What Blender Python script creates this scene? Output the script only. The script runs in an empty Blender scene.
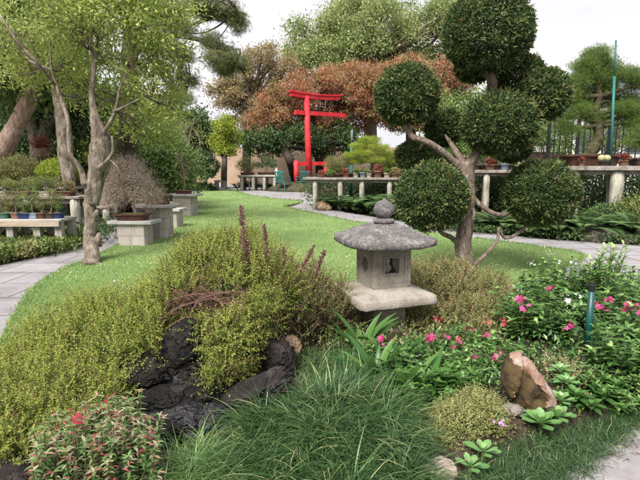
import bpy, bmesh, math, random
import numpy as np
from mathutils import Vector, Matrix, noise
R = math.radians
PI = math.pi
sc = bpy.context.scene
COL = sc.collection
RS = np.random.default_rng(11)
rnd = random.Random(5)

# ---------------------------------------------------------------- camera maths
H, FPX, PITCH = 1.3, 490.0, R(8.36)
FW = np.array([0, math.cos(PITCH), -math.sin(PITCH)])
UP = np.array([0, math.sin(PITCH), math.cos(PITCH)])
def ray(px, py):
    return np.array([1., 0, 0]) * (px - 320) / FPX + UP * (240 - py) / FPX + FW
def at(px, py, Y):
    "world point seen at that pixel, at distance Y along the garden"
    d = ray(px, py); t = Y / d[1]
    return np.array([0, 0, H]) + d * t
def gp(px, py, z=0.0):
    "world point on the level z"
    d = ray(px, py); t = (z - H) / d[2]
    return np.array([0, 0, H]) + d * t

cam_d = bpy.data.cameras.new('camera'); cam = bpy.data.objects.new('camera', cam_d); COL.objects.link(cam)
cam.location = (0, 0, H); cam.rotation_euler = (PI / 2 - PITCH, 0, 0)
cam_d.sensor_width = 36; cam_d.lens = 36 * FPX / 640; cam_d.clip_end = 2000; cam_d.clip_start = .05
sc.camera = cam

# ---------------------------------------------------------------- materials
def nmat(name):
    m = bpy.data.materials.new(name); m.use_nodes = True
    nt = m.node_tree
    return m, nt, nt.nodes['Principled BSDF'], nt.nodes['Material Output']
def N(nt, t, **kw):
    n = nt.nodes.new(t)
    for k, v in kw.items(): setattr(n, k, v)
    return n
def ramp(nt, fac, cols, pos=None):
    r = N(nt, 'ShaderNodeValToRGB'); e = r.color_ramp.elements
    n = len(cols); pos = pos or [i / (n - 1) for i in range(n)]
    while len(e) < n: e.new(.5)
    for i, c in enumerate(cols):
        e[i].position = pos[i]; e[i].color = (*c, 1)
    nt.links.new(fac, r.inputs[0]); return r.outputs[0]
def leafmat(name, cols, rough=.5, tr=.25, pos=None, spec=.35):
    m, nt, p, out = nmat(name)
    cols = [tuple(min(.85, v * 1.22) for v in c) for c in cols]
    a = N(nt, 'ShaderNodeAttribute', attribute_name='tint')
    c = ramp(nt, a.outputs['Fac'], cols, pos)
    nt.links.new(c, p.inputs['Base Color']); p.inputs['Roughness'].default_value = rough
    p.inputs['Specular IOR Level'].default_value = spec
    t = N(nt, 'ShaderNodeBsdfTranslucent'); mx = N(nt, 'ShaderNodeMixShader'); mx.inputs[0].default_value = tr
    hs = N(nt, 'ShaderNodeHueSaturation'); hs.inputs['Saturation'].default_value = 1.0; hs.inputs['Value'].default_value = 1.25
    nt.links.new(c, hs.inputs['Color']); nt.links.new(hs.outputs[0], t.inputs['Color'])
    nt.links.new(p.outputs[0], mx.inputs[1]); nt.links.new(t.outputs[0], mx.inputs[2]); nt.links.new(mx.outputs[0], out.inputs[0])
    return m
def noisemat(name, cols, scale=6., detail=8, rough=.85, bump=.4, pos=None, bscale=None, stretch=None, spec=.25, speck=None, bdist=.02):
    m, nt, p, out = nmat(name)
    tc = N(nt, 'ShaderNodeTexCoord'); mp = N(nt, 'ShaderNodeMapping')
    if stretch: mp.inputs['Scale'].default_value = stretch
    nt.links.new(tc.outputs['Object'], mp.inputs[0])
    n = N(nt, 'ShaderNodeTexNoise'); n.inputs['Scale'].default_value = scale; n.inputs['Detail'].default_value = detail; n.inputs['Roughness'].default_value = .62
    nt.links.new(mp.outputs[0], n.inputs[0])
    c = ramp(nt, n.outputs[0], cols, pos or [.3 + .4 * i / (len(cols) - 1) for i in range(len(cols))])
    if speck:      # (colour, scale, threshold)
        n3 = N(nt, 'ShaderNodeTexNoise'); n3.inputs['Scale'].default_value = speck[1]; n3.inputs['Detail'].default_value = 5
        nt.links.new(mp.outputs[0], n3.inputs[0])
        f = ramp(nt, n3.outputs[0], [(0, 0, 0), (1, 1, 1)], [speck[2], speck[2] + .07])
        mx = N(nt, 'ShaderNodeMixRGB'); mx.inputs[2].default_value = (*speck[0], 1)
        nt.links.new(f, mx.inputs[0]); nt.links.new(c, mx.inputs[1]); c = mx.outputs[0]
    nt.links.new(c, p.inputs['Base Color']); p.inputs['Roughness'].default_value = rough; p.inputs['Specular IOR Level'].default_value = spec
    n2 = N(nt, 'ShaderNodeTexNoise'); n2.inputs['Scale'].default_value = bscale or scale * 4; n2.inputs['Detail'].default_value = 8
    nt.links.new(mp.outputs[0], n2.inputs[0])
    b = N(nt, 'ShaderNodeBump'); b.inputs['Strength'].default_value = bump; b.inputs['Distance'].default_value = bdist
    nt.links.new(n2.outputs[0], b.inputs['Height']); nt.links.new(b.outputs[0], p.inputs['Normal'])
    return m

M = {}
M['bark_grey'] = noisemat('bark_grey', [(.05, .04, .03), (.19, .155, .12), (.34, .3, .25)], 14, stretch=(1, 1, .35), bump=.9, bscale=40, bdist=.03)
M['bark_pink'] = noisemat('bark_pink', [(.12, .075, .055), (.32, .22, .17), (.46, .35, .3)], 16, stretch=(1, 1, .4), bump=.8, bscale=40, bdist=.03)
M['bark_topiary'] = noisemat('bark_topiary', [(.06, .045, .035), (.2, .15, .12), (.3, .25, .22)], 22, stretch=(1, 1, .4), bump=.9, bscale=60, bdist=.02, speck=((.34, .33, .3), 25, .6))
M['bark_dark'] = noisemat('bark_dark', [(.03, .022, .018), (.09, .07, .055)], 8, stretch=(1, 1, .3), bump=.6)
M['lantern'] = noisemat('lantern_stone', [(.13, .115, .095), (.27, .24, .2), (.36, .33, .28)], 5, bump=.7, bscale=130, speck=((.17, .15, .13), 120, .56), bdist=.006)
M['lantern_roof'] = noisemat('lantern_roof_stone', [(.085, .08, .08), (.18, .168, .165), (.33, .31, .295)], 14, detail=12, bump=1, bscale=110, speck=((.1, .093, .09), 75, .53), bdist=.012)
M['lantern_slab'] = noisemat('lantern_slab_stone', [(.2, .175, .15), (.33, .295, .255), (.4, .365, .32)], 6, bump=.8, bscale=120, speck=((.2, .18, .155), 110, .57), bdist=.008)
M['granite'] = M['lantern']
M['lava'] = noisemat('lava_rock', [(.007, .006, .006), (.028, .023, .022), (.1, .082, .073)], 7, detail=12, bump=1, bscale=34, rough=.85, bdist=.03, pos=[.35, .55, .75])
M['lava_shaded'] = noisemat('lava_shaded', [(.003, .003, .003), (.01, .009, .009), (.045, .036, .03)], 8, detail=12, bump=1, bscale=36, rough=.8, bdist=.03)  # darker copy of the lava, the hollow's shade put into its colour
M['lava_wet_shaded'] = noisemat('wet_rock', [(.004, .004, .005), (.014, .013, .015)], 5, bump=1, bscale=26, rough=.5, spec=.4, bdist=.02)  # wet rock coloured near-black so the hollow reads as deep shade
M['boulder_tan'] = noisemat('boulder_tan', [(.2, .13, .08), (.38, .27, .18)], 6, bump=.6, bscale=30)
M['boulder_grey'] = noisemat('boulder_grey', [(.1, .08, .07), (.25, .22, .2)], 6, bump=.7, bscale=30)
M['stone_pale'] = noisemat('stone_pale', [(.3, .22, .18), (.5, .42, .37)], 9, bump=.6, bscale=40)
M['bench_wood'] = noisemat('bench_wood', [(.22, .17, .12), (.42, .35, .27), (.5, .44, .37)], 5, stretch=(.5, 4, 4), bump=.5, bscale=30)
M['bench_post'] = noisemat('bench_post', [(.2, .185, .15), (.37, .35, .29), (.5, .48, .42)], 7, stretch=(2, 2, .5), bump=.5, bscale=30, speck=((.15, .17, .1), 12, .62))
M['bench_dark'] = noisemat('bench_dark', [(.1, .085, .07), (.27, .24, .21), (.36, .33, .3)], 6, bump=.5, bscale=30)
M['slab'] = noisemat('concrete_slab', [(.24, .23, .21), (.38, .37, .35), (.46, .45, .43)], 5, bump=.35, bscale=60, bdist=.008)
M['pot_brown'] = noisemat('pot_brown', [(.045, .02, .014), (.12, .055, .04)], 8, rough=.55, bump=.2)
M['pot_dark'] = noisemat('pot_dark', [(.03, .02, .018), (.075, .05, .045)], 8, rough=.5, bump=.2)
M['pot_terra'] = noisemat('pot_terra', [(.15, .075, .05), (.26, .14, .1)], 8, rough=.8, bump=.2)
M['pot_blue'] = noisemat('pot_blue', [(.012, .02, .07), (.03, .045, .14)], 8, rough=.25, bump=.1)
M['pot_ltblue'] = noisemat('pot_ltblue', [(.15, .21, .27), (.24, .31, .36)], 8, rough=.25, bump=.1)
M['pot_cream'] = noisemat('pot_cream', [(.4, .36, .3), (.55, .5, .42)], 8, rough=.5, bump=.2)
M['pot_green'] = noisemat('pot_green', [(.03, .09, .06), (.06, .15, .1)], 8, rough=.3, bump=.1)
M['red_paint'] = noisemat('red_paint', [(.42, .018, .025), (.6, .026, .038), (.68, .06, .065)], 2.2, detail=10, rough=.6, bump=.3, spec=.3, speck=((.3, .04, .035), 9, .62))
M['teal'] = noisemat('teal_plastic', [(.025, .13, .115), (.04, .19, .165)], 4, rough=.4, bump=.05)
M['bollard'] = noisemat('green_pipe', [(.004, .045, .04), (.008, .085, .075)], 9, rough=.4, bump=.08, spec=.5)
M['black_metal'] = noisemat('black_metal', [(.008, .008, .009), (.02, .02, .022)], 9, rough=.5, bump=.1)
M['white_wall'] = noisemat('white_wall', [(.6, .59, .58), (.74, .73, .72)], 2, bump=.1)
M['tan_wall'] = noisemat('tan_wall', [(.36, .26, .18), (.52, .4, .29)], 1.2, bump=.3)
M['roof_grey'] = noisemat('roof_grey', [(.14, .16, .19), (.24, .27, .31)], 3, bump=.3)
M['glass'] = noisemat('window_glass', [(.02, .03, .035), (.06, .075, .08)], 1, rough=.08, bump=0, spec=.8)
M['white_paint'] = noisemat('white_paint', [(.6, .6, .6), (.75, .75, .75)], 5, rough=.5, bump=.1)
M['soil'] = noisemat('soil', [(.015, .01, .007), (.05, .034, .024), (.12, .085, .06)], 12, detail=12, bump=1, bscale=60, bdist=.03, speck=((.2, .13, .08), 90, .66))
M['ground'] = noisemat('ground_earth', [(.03, .026, .014), (.07, .055, .03), (.06, .075, .03)], 1.5, detail=12, bump=.8, bscale=30, speck=((.12, .09, .06), 40, .62))
M['twig_red'] = noisemat('twig_red', [(.08, .04, .035), (.2, .11, .09)], 20, bump=.3)
M['twig_tan'] = noisemat('twig_tan', [(.2, .15, .11), (.36, .29, .23)], 20, bump=.3)
M['stem'] = noisemat('stem_green', [(.05, .08, .02), (.1, .13, .04)], 12, bump=.2)

def blockmat(name, c1, c2, mortar, bw, bh, off=.5, scale=1., mort=.012, coord='Object', bump=.4, vary=True):
    m, nt, p, out = nmat(name)
    tc = N(nt, 'ShaderNodeTexCoord')
    b = N(nt, 'ShaderNodeTexBrick'); b.offset = off
    b.inputs['Scale'].default_value = scale; b.inputs['Brick Width'].default_value = bw; b.inputs['Row Height'].default_value = bh
    b.inputs['Mortar Size'].default_value = mort; b.inputs['Mortar Smooth'].default_value = .3
    b.inputs['Color1'].default_value = (*c1, 1); b.inputs['Color2'].default_value = (*c2, 1); b.inputs['Mortar'].default_value = (*mortar, 1)
    nt.links.new(tc.outputs[coord], b.inputs[0])
    n = N(nt, 'ShaderNodeTexNoise'); n.inputs['Scale'].default_value = 1.7; n.inputs['Detail'].default_value = 12; n.inputs['Roughness'].default_value = .7
    nt.links.new(tc.outputs['Object'], n.inputs[0])
    v = ramp(nt, n.outputs[0], [(.5, .47, .44), (.85, .83, .8), (1.08, 1.08, 1.08)], [.3, .45, .64])
    mx = N(nt, 'ShaderNodeMixRGB', blend_type='MULTIPLY'); mx.inputs[0].default_value = .85
    nt.links.new(b.outputs[0], mx.inputs[1]); nt.links.new(v, mx.inputs[2]); nt.links.new(mx.outputs[0], p.inputs['Base Color'])
    p.inputs['Roughness'].default_value = .85; p.inputs['Specular IOR Level'].default_value = .2
    n2 = N(nt, 'ShaderNodeTexNoise'); n2.inputs['Scale'].default_value = 45; n2.inputs['Detail'].default_value = 6
    nt.links.new(tc.outputs['Object'], n2.inputs[0])
    ad = N(nt, 'ShaderNodeMath', operation='MULTIPLY_ADD'); ad.inputs[1].default_value = .3
    inv = N(nt, 'ShaderNodeMath', operation='SUBTRACT'); inv.inputs[0].default_value = 1; nt.links.new(b.outputs['Fac'], inv.inputs[1])
    nt.links.new(n2.outputs[0], ad.inputs[0]); nt.links.new(inv.outputs[0], ad.inputs[2])
    bp = N(nt, 'ShaderNodeBump'); bp.inputs['Strength'].default_value = bump; bp.inputs['Distance'].default_value = .008
    nt.links.new(ad.outputs[0], bp.inputs['Height']); nt.links.new(bp.outputs[0], p.inputs['Normal'])
    return m
M['paving'] = blockmat('paving', (.34, .325, .34), (.28, .27, .29), (.13, .12, .115), .9, .6, .5)

def lawnmat():
    m, nt, p, out = nmat('lawn_turf')
    tc = N(nt, 'ShaderNodeTexCoord')
    n = N(nt, 'ShaderNodeTexNoise'); n.inputs['Scale'].default_value = .9; n.inputs['Detail'].default_value = 10; n.inputs['Roughness'].default_value = .7
    nt.links.new(tc.outputs['Object'], n.inputs[0])
    c = ramp(nt, n.outputs[0], [(.15, .22, .08), (.2, .295, .105), (.27, .35, .14)], [.3, .5, .7])
    n3 = N(nt, 'ShaderNodeTexNoise'); n3.inputs['Scale'].default_value = 30; n3.inputs['Detail'].default_value = 6
    nt.links.new(tc.outputs['Object'], n3.inputs[0])
    v = ramp(nt, n3.outputs[0], [(.6, .62, .6), (1.25, 1.2, 1.25)], [.35, .65])
    mx = N(nt, 'ShaderNodeMixRGB', blend_type='MULTIPLY'); mx.inputs[0].default_value = 1
    nt.links.new(c, mx.inputs[1]); nt.links.new(v, mx.inputs[2]); nt.links.new(mx.outputs[0], p.inputs['Base Color'])
    p.inputs['Roughness'].default_value = .9; p.inputs['Specular IOR Level'].default_value = .1
    bp = N(nt, 'ShaderNodeBump'); bp.inputs['Strength'].default_value = .8; bp.inputs['Distance'].default_value = .02
    nt.links.new(n3.outputs[0], bp.inputs['Height']); nt.links.new(bp.outputs[0], p.inputs['Normal'])
    return m
M['lawn'] = lawnmat()
M['grass'] = leafmat('lawn_blade', [(.115, .18, .055), (.165, .255, .08), (.225, .32, .11), (.4, .39, .2)], .6, .2, [0, .4, .85, 1])

# ---------------------------------------------------------------- objects
def tag(o, label=None, cat=None, group=None, kind=None):
    if label: o['label'] = label
    if cat: o['category'] = cat
    if group: o['group'] = group
    if kind: o['kind'] = kind
    return o
def thing(name, label, cat, loc=(0, 0, 0), group=None):
    o = bpy.data.objects.new(name, None); COL.objects.link(o)
    o.location = tuple(float(v) for v in loc); o.empty_display_size = .2
    tag(o, label, cat, group); return o
def root_loc(parent):
    p = Vector((0, 0, 0))
    while parent is not None:
        p += parent.location; parent = parent.parent
    return p
def link(name, me, parent, mats):
    o = bpy.data.objects.new(name, me); COL.objects.link(o)
    for m in mats: me.materials.append(M[m] if isinstance(m, str) else m)
    if parent is not None: o.parent = parent
    return o
def npmesh(name, V, F, parent, mats, tint=None, smooth=False, mi=None):
    V = np.asarray(V, dtype=np.float64)
    if parent is not None: V = V - np.array(root_loc(parent))
    F = np.asarray(F, dtype=np.int32)
    me = bpy.data.meshes.new(name)
    me.vertices.add(len(V)); me.vertices.foreach_set('co', V.astype(np.float32).ravel())
    k = F.shape[1]; me.loops.add(F.size); me.loops.foreach_set('vertex_index', F.ravel())
    me.polygons.add(len(F)); me.polygons.foreach_set('loop_start', np.arange(0, F.size, k, dtype=np.int32))
    if mi is not None: me.polygons.foreach_set('material_index', np.asarray(mi, dtype=np.int32))
    if tint is not None:
        a = me.attributes.new('tint', 'FLOAT', 'POINT'); a.data.foreach_set('value', np.asarray(tint, dtype=np.float32))
    me.update(calc_edges=True)
    me.polygons.foreach_set('use_smooth', np.full(len(F), bool(smooth)))
    return link(name, me, parent, mats)
def bmobj(name, bm, parent, mats, smooth=False):
    if parent is not None: bmesh.ops.translate(bm, verts=bm.verts, vec=-root_loc(parent))
    bmesh.ops.recalc_face_normals(bm, faces=bm.faces)
    me = bpy.data.meshes.new(name); bm.to_mesh(me); bm.free()
    if smooth:
        me.polygons.foreach_set('use_smooth', np.ones(len(me.polygons), bool))
    return link(name, me, parent, mats if isinstance(mats, (list, tuple)) else [mats])
def copy_tree(o, parent=None):
    c = o.copy(); COL.objects.link(c); c.parent = parent
    for ch in list(o.children): copy_tree(ch, c)
    return c

def box(bm, c, s, rz=0., bev=.0, rx=0., ry=0.):
    r = bmesh.ops.create_cube(bm, size=1.)
    vs = r['verts']
    for v in vs: v.co = Vector((v.co.x * s[0], v.co.y * s[1], v.co.z * s[2]))
    if bev:
        es = {e for v in vs for e in v.link_edges}
        rr = bmesh.ops.bevel(bm, geom=list(es), offset=bev, segments=2, affect='EDGES', profile=.5)
        vs = list({v for f in rr['faces'] for v in f.verts} | {v for v in vs if v.is_valid})
    mt = Matrix.Translation(Vector([float(q) for q in c])) @ Matrix.Rotation(rz, 4, 'Z') @ Matrix.Rotation(ry, 4, 'Y') @ Matrix.Rotation(rx, 4, 'X')
    for v in vs: v.co = mt @ v.co
    return vs

class Tubes:
    "tapered tubes along polylines gathered into one mesh"
    def __init__(s): s.V = []; s.F = []; s.n = 0
    def add(s, pts, radii, seg=7, jit=0., close=True):
        pts = [np.asarray(p, float) for p in pts]; n = len(pts)
        if not hasattr(radii, '__len__'): radii = [radii] * n
        base = s.n; prev = None
        for i in range(n):
            t = pts[min(i + 1, n - 1)] - pts[max(i - 1, 0)]; t /= (np.linalg.norm(t) + 1e-9)
            if prev is None:
                a = np.array([1., 0, 0]) if abs(t[0]) < .8 else np.array([0, 1., 0])
            else: a = prev
            u = a - t * a.dot(t); u /= (np.linalg.norm(u) + 1e-9); prev = u; w = np.cross(t, u)
            for k in range(seg):
                th = 2 * PI * k / seg; r = radii[i] * (1 + (RS.uniform(-jit, jit) if jit else 0))
                s.V.append(pts[i] + (u * math.cos(th) + w * math.sin(th)) * r)
        for i in range(n - 1):
            for k in range(seg):
                a = base + i * seg + k; b = base + i * seg + (k + 1) % seg
                s.F.append((a, b, b + seg)); s.F.append((a, b + seg, a + seg))
        if close:
            s.V.append(pts[-1]); c = base + n * seg; o = base + (n - 1) * seg
            for k in range(seg): s.F.append((o + k, o + (k + 1) % seg, c))
            s.V.append(pts[0])
            for k in range(seg): s.F.append((base + (k + 1) % seg, base + k, c + 1))
            s.n = base + n * seg + 2
        else: s.n = base + n * seg
    def obj(s, name, parent, mat, smooth=True):
        return npmesh(name, np.array(s.V), np.array(s.F), parent, [mat], smooth=smooth)
def curve_pts(pts, per=6):
    "Catmull-Rom through the points (rows may hold radius as 4th value)"
    P = np.array(pts, float); out = []
    for i in range(len(P) - 1):
        p0 = P[max(i - 1, 0)]; p1 = P[i]; p2 = P[i + 1]; p3 = P[min(i + 2, len(P) - 1)]
        for k in range(per):
            t = k / per
            out.append(.5 * ((2 * p1) + (-p0 + p2) * t + (2 * p0 - 5 * p1 + 4 * p2 - p3) * t * t + (-p0 + 3 * p1 - 3 * p2 + p3) * t ** 3))
    out.append(P[-1]); return np.array(out)
def limb(T, pts, r, seg=8, per=6, jit=.05, wob=0.):
    "pts rows xyz, r list of radii"
    P = curve_pts(np.hstack([np.array(pts, float), np.array(r, float)[:, None]]), per)
    if wob: P[1:-1, :3] += RS.normal(0, wob, (len(P) - 2, 3))
    T.add(P[:, :3], P[:, 3], seg, jit)

# ---------------------------------------------------------------- leaves
def unit(a): return a / (np.linalg.norm(a, axis=-1, keepdims=True) + 1e-9)
def T_leaf(w=.5, fold=.12):
    return (np.array([[0, 0, 0], [-w / 2, .45, fold], [0, 1, 0], [w / 2, .45, fold]]), np.array([[0, 3, 2], [0, 2, 1]]))
def T_long(w=.3, curl=.25, fold=.06, n=4):
    V = []; F = []
    for i in range(n + 1):
        t = i / n; ww = w / 2 * math.sin(PI * min(1, .08 + t * .92)) ** .8 if i < n else .004
        z = -curl * t * t
        V += [[-ww, t, z + fold * (1 if 0 < i < n else 0)], [0, t, z], [ww, t, z + fold * (1 if 0 < i < n else 0)]]
    for i in range(n):
        a = i * 3; F += [[a, a + 1, a + 4], [a, a + 4, a + 3], [a + 1, a + 2, a + 5], [a + 1, a + 5, a + 4]]
    return (np.array(V), np.array(F))
def T_spoon(n=5):
    V = []; F = []; ws = [.05, .09, .17, .27, .25, .06]
    for i in range(n + 1):
        t = i / n; z = -.1 * t * t
        V += [[-ws[i], t, z + .05], [0, t, z], [ws[i], t, z + .05]]
    for i in range(n):
        a = i * 3; F += [[a, a + 1, a + 4], [a, a + 4, a + 3], [a + 1, a + 2, a + 5], [a + 1, a + 5, a + 4]]
    return (np.array(V), np.array(F))
def T_blade(w=.02, bend=.6, n=4):
    "grass blade: rises along y (dir), droops to z-negative (away)"
    V = []; F = []; x = z = 0.; y = 0.
    ang = 0.
    for i in range(n + 1):
        t = i / n; ww = w / 2 * (1 - t ** 2 * .95)
        V += [[-ww, y, z], [ww, y, z]]
        ang = bend * 1.6 * ((i + 1) / n)
        y += math.cos(ang) / n; z += math.sin(ang) / n
    for i in range(n):
        a = i * 2; F += [[a, a + 1, a + 3], [a, a + 3, a + 2]]
    return (np.array(V), np.array(F))
def T_tuft(k=9, spread=.7, w=.07, seed=0):
    "fan of needles"
    rg = np.random.default_rng(seed); V = []; F = []
    for i in range(k):
        d = unit(np.array([rg.normal() * spread, 1, rg.normal() * spread])); s = unit(np.cross(d, rg.normal(size=3))) * w / 2
        b = len(V); V += [-s * .6, s * .6, d * rg.uniform(.75, 1.05)]; F.append([b, b + 1, b + 2])
    return (np.array(V), np.array(F))
def T_flower(p=5):
    V = [[0, 0, 0]]; F = []
    for i in range(p):
        a = 2 * PI * i / p; b = len(V)
        for r_, da, z in ((.55, -.42, .06), (1., -.33, .12), (1.08, 0, .06), (1., .33, .12), (.55, .42, .06)):
            V.append([r_ * math.cos(a + da), r_ * math.sin(a + da), z])
        F += [[0, b, b + 1], [0, b + 1, b + 2], [0, b + 2, b + 3], [0, b + 3, b + 4]]
    return (np.array(V), np.array(F))
LEAF, LEAFW, LEAFN = T_leaf(.5), T_leaf(.75), T_leaf(.28, .05)
LONG, OVAL, SPOON = T_long(.3), T_long(.46, .3, .07), T_spoon()
STRAP = T_long(.16, .5, .03, 6)
TUFTS = [T_tuft(9, .55, .07, s) for s in range(3)]

class Cloud:
    def __init__(s): s.V = []; s.F = []; s.t = []; s.n = 0; s.mi = []
    def add(s, T, pos, d, nrm, size, tint, mi=0):
        pos = np.atleast_2d(pos); n = len(pos)
        if n == 0: return
        d = unit(np.broadcast_to(d, (n, 3)).astype(float)); z = np.broadcast_to(nrm, (n, 3)).astype(float)
        x = unit(np.cross(d, z)); z = np.cross(x, d)
        size = np.broadcast_to(size, (n,))[:, None, None]
        tv, tf = T
        V = (tv[None, :, 0:1] * x[:, None] + tv[None, :, 1:2] * d[:, None] + tv[None, :, 2:3] * z[:, None]) * size + pos[:, None]
        F = tf[None] + (np.arange(n) * len(tv))[:, None, None] + s.n
        s.V.append(V.reshape(-1, 3)); s.F.append(F.reshape(-1, 3))
        s.t.append(np.repeat(np.clip(np.broadcast_to(tint, (n,)), 0, 1), len(tv))); s.n += n * len(tv)
        s.mi.append(np.full(n * len(tf), mi))
    def obj(s, name, parent, mats, smooth=False):
        if not isinstance(mats, (list, tuple)): mats = [mats]
        return npmesh(name, np.concatenate(s.V), np.concatenate(s.F), parent, mats, np.concatenate(s.t), smooth, np.concatenate(s.mi))

def rdir(n): return unit(RS.normal(size=(n, 3)))
def blob_points(blobs, n, shell=.6, zmin=-1.):
    B = np.array(blobs, float); w = (B[:, 3] * B[:, 5] + B[:, 3] * B[:, 4] + B[:, 4] * B[:, 5]); w /= w.sum()
    idx = RS.choice(len(B), n, p=w); u = rdir(n)
    lo = u[:, 2] < zmin; u[lo, 2] *= -1
    f = shell + (1 - shell) * np.sqrt(RS.random(n))
    b = B[idx]; c = b[:, :3] + u * b[:, 3:6] * f[:, None]
    nrm = unit(u / b[:, 3:6]); return c, nrm, idx
def clump_crown(C, blobs, n, cr, k, T, size, shell=.6, flat=.7, tvar=.6, droop=.1, outw=.8, zmin=-1., tbias=0., tz=0.):
    c, nr, idx = blob_points(blobs, n, shell, zmin)
    ct = RS.random(n)
    p = np.repeat(c, k, 0) + RS.normal(size=(n * k, 3)) * cr * np.array([1, 1, flat])
    d = unit(np.repeat(nr, k, 0) * outw + RS.normal(size=(n * k, 3)) * .75 + np.array([0, 0, -droop]))
    z = unit(np.repeat(nr, k, 0) * .5 + np.array([0, 0, .8]) + RS.normal(size=(n * k, 3)) * .5)
    t = tvar * np.repeat(ct, k) + (1 - tvar) * RS.random(n * k) + tbias
    s = size * RS.uniform(.65, 1.25, n * k)
    if isinstance(T, list):
        sel = RS.integers(0, len(T), n * k)
        for i, tt in enumerate(T):
            m = sel == i; C.add(tt, p[m], d[m], z[m], s[m], t[m])
    else: C.add(T, p, d, z, s, t)
    return c, idx
def sprigs(C, blobs, n, length, pairs, T, size, up=1., shell=.8, zmin=-.3, tvar=.5, stems=None, spread=.5, tbias=0., open_=.9, srad=.0016, tiptint=0.):
    "short leafy shoots growing out of the blobs"
    c, nr, idx = blob_points(blobs, n, shell, zmin)
    d = unit(nr * 1. + np.array([0, 0, up]) + RS.normal(size=(n, 3)) * spread)
    L = length * RS.uniform(.6, 1.3, n); ct = RS.random(n)
    bend = RS.normal(size=(n, 3)) * .12
    for j in range(pairs):
        f = (j + .5) / pairs
        for sgn in (0, 1):
            a = unit(np.cross(d, np.array([.3, .9, .2])) ); b = np.cross(d, a)
            th = j * 1.9 + sgn * PI + RS.random(n) * .8
            side = a * np.cos(th)[:, None] + b * np.sin(th)[:, None]
            pos = c + d * (L * f)[:, None] + bend * (L * f * f)[:, None]
            ld = unit(side * open_ + d * .6); t = tvar * ct + (1 - tvar) * RS.random(n) + tbias + tiptint * (f - .5)
            C.add(T, pos, ld, unit(d + RS.normal(size=(n, 3)) * .3), size * RS.uniform(.7, 1.2, n) * (1 - .35 * f), t)
    if stems is not None:
        for i in range(0, n, max(1, n // 600)):
            e = c[i] + d[i] * L[i]
            stems.add([c[i] - d[i] * L[i] * .4, c[i] + d[i] * L[i] * .5, e + bend[i] * L[i]], [srad * 1.4, srad, srad * .5], 4, 0, False)
    return c
def E(px, py, Y, rx, ry, ryd=None):
    "ellipsoid: centre seen at the pixel at distance Y, half sizes in pixels there"
    c = at(px, py, Y); k = Y / FPX
    return (c[0], c[1], c[2], rx * k, (ryd if ryd else (rx + ry) * .5 * k), ry * k)
M['bark_mossy'] = noisemat('bark_mossy', [(.02, .016, .01), (.06, .055, .025), (.12, .11, .06)], 14, bump=.8, bscale=40)
def lumpy(blobs, m=6, fr=.38, out=.78):
    "break big ellipsoids into overlapping boughs with gaps"
    o = []
    for b in blobs:
        x, y, z, rx, ry, rz = b
        us = []
        for i in range(m):
            ph = (i + .5) / m; ct = 1 - 1.7 * ph; st = math.sqrt(max(0, 1 - ct * ct)); a = i * 2.39996 + rnd.random() * .8
            us.append((st * math.cos(a), st * math.sin(a), ct))
        for u in us:
            s = fr * rnd.uniform(.75, 1.25)
            o.append((x + u[0] * rx * out, y + u[1] * ry * out, z + u[2] * rz * out, rx * s, ry * s, rz * s))
    return o
# ================================================================ world and light
w = bpy.data.worlds.new('World'); sc.world = w; w.use_nodes = True
nt = w.node_tree; bg = nt.nodes['Background']
sky = N(nt, 'ShaderNodeTexSky', sky_type='NISHITA'); sky.sun_disc = False
SUN_EL, SUN_AZ = R(52), R(205)      # azimuth from +Y, clockwise
sky.sun_elevation = SUN_EL; sky.sun_rotation = SUN_AZ; sky.air_density = 1.; sky.dust_density = 4.; sky.ozone_density = 1.
tc = N(nt, 'ShaderNodeTexCoord'); mp = N(nt, 'ShaderNodeMapping'); mp.inputs['Scale'].default_value = (1, 1, 3)
nt.links.new(tc.outputs['Generated'], mp.inputs[0])
nz = N(nt, 'ShaderNodeTexNoise'); nz.inputs['Scale'].default_value = 1.6; nz.inputs['Detail'].default_value = 6
nt.links.new(mp.outputs[0], nz.inputs[0])
cl = ramp(nt, nz.outputs[0], [(4.2, 4.35, 5.1), (6.7, 6.45, 6.5)], [.35, .65])   # thin even cloud cover
mx = N(nt, 'ShaderNodeMixRGB'); mx.inputs[0].default_value = .88
nt.links.new(sky.outputs[0], mx.inputs[1]); nt.links.new(cl, mx.inputs[2]); nt.links.new(mx.outputs[0], bg.inputs[0])
bg.inputs[1].default_value = .1
sd = bpy.data.lights.new('sun', 'SUN'); sd.energy = 3.9; sd.angle = R(28); sd.color = (1, .95, .88)
so = bpy.data.objects.new('sun', sd); COL.objects.link(so)
sdir = Vector((math.sin(SUN_AZ) * math.cos(SUN_EL), math.cos(SUN_AZ) * math.cos(SUN_EL), math.sin(SUN_EL)))
so.rotation_euler = sdir.to_track_quat('Z', 'Y').to_euler()
sc.view_settings.view_transform = 'Standard'; sc.view_settings.look = 'None'
sc.view_settings.exposure = .8; sc.view_settings.gamma = 1; sc.view_settings.use_curve_mapping = False
sc.render.engine = 'CYCLES'; sc.cycles.use_denoising = True
sc.cycles.max_bounces = 6; sc.cycles.diffuse_bounces = 4; sc.cycles.glossy_bounces = 2; sc.cycles.transmission_bounces = 2
sc.cycles.use_adaptive_sampling = True; sc.cycles.adaptive_threshold = .02

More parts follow.
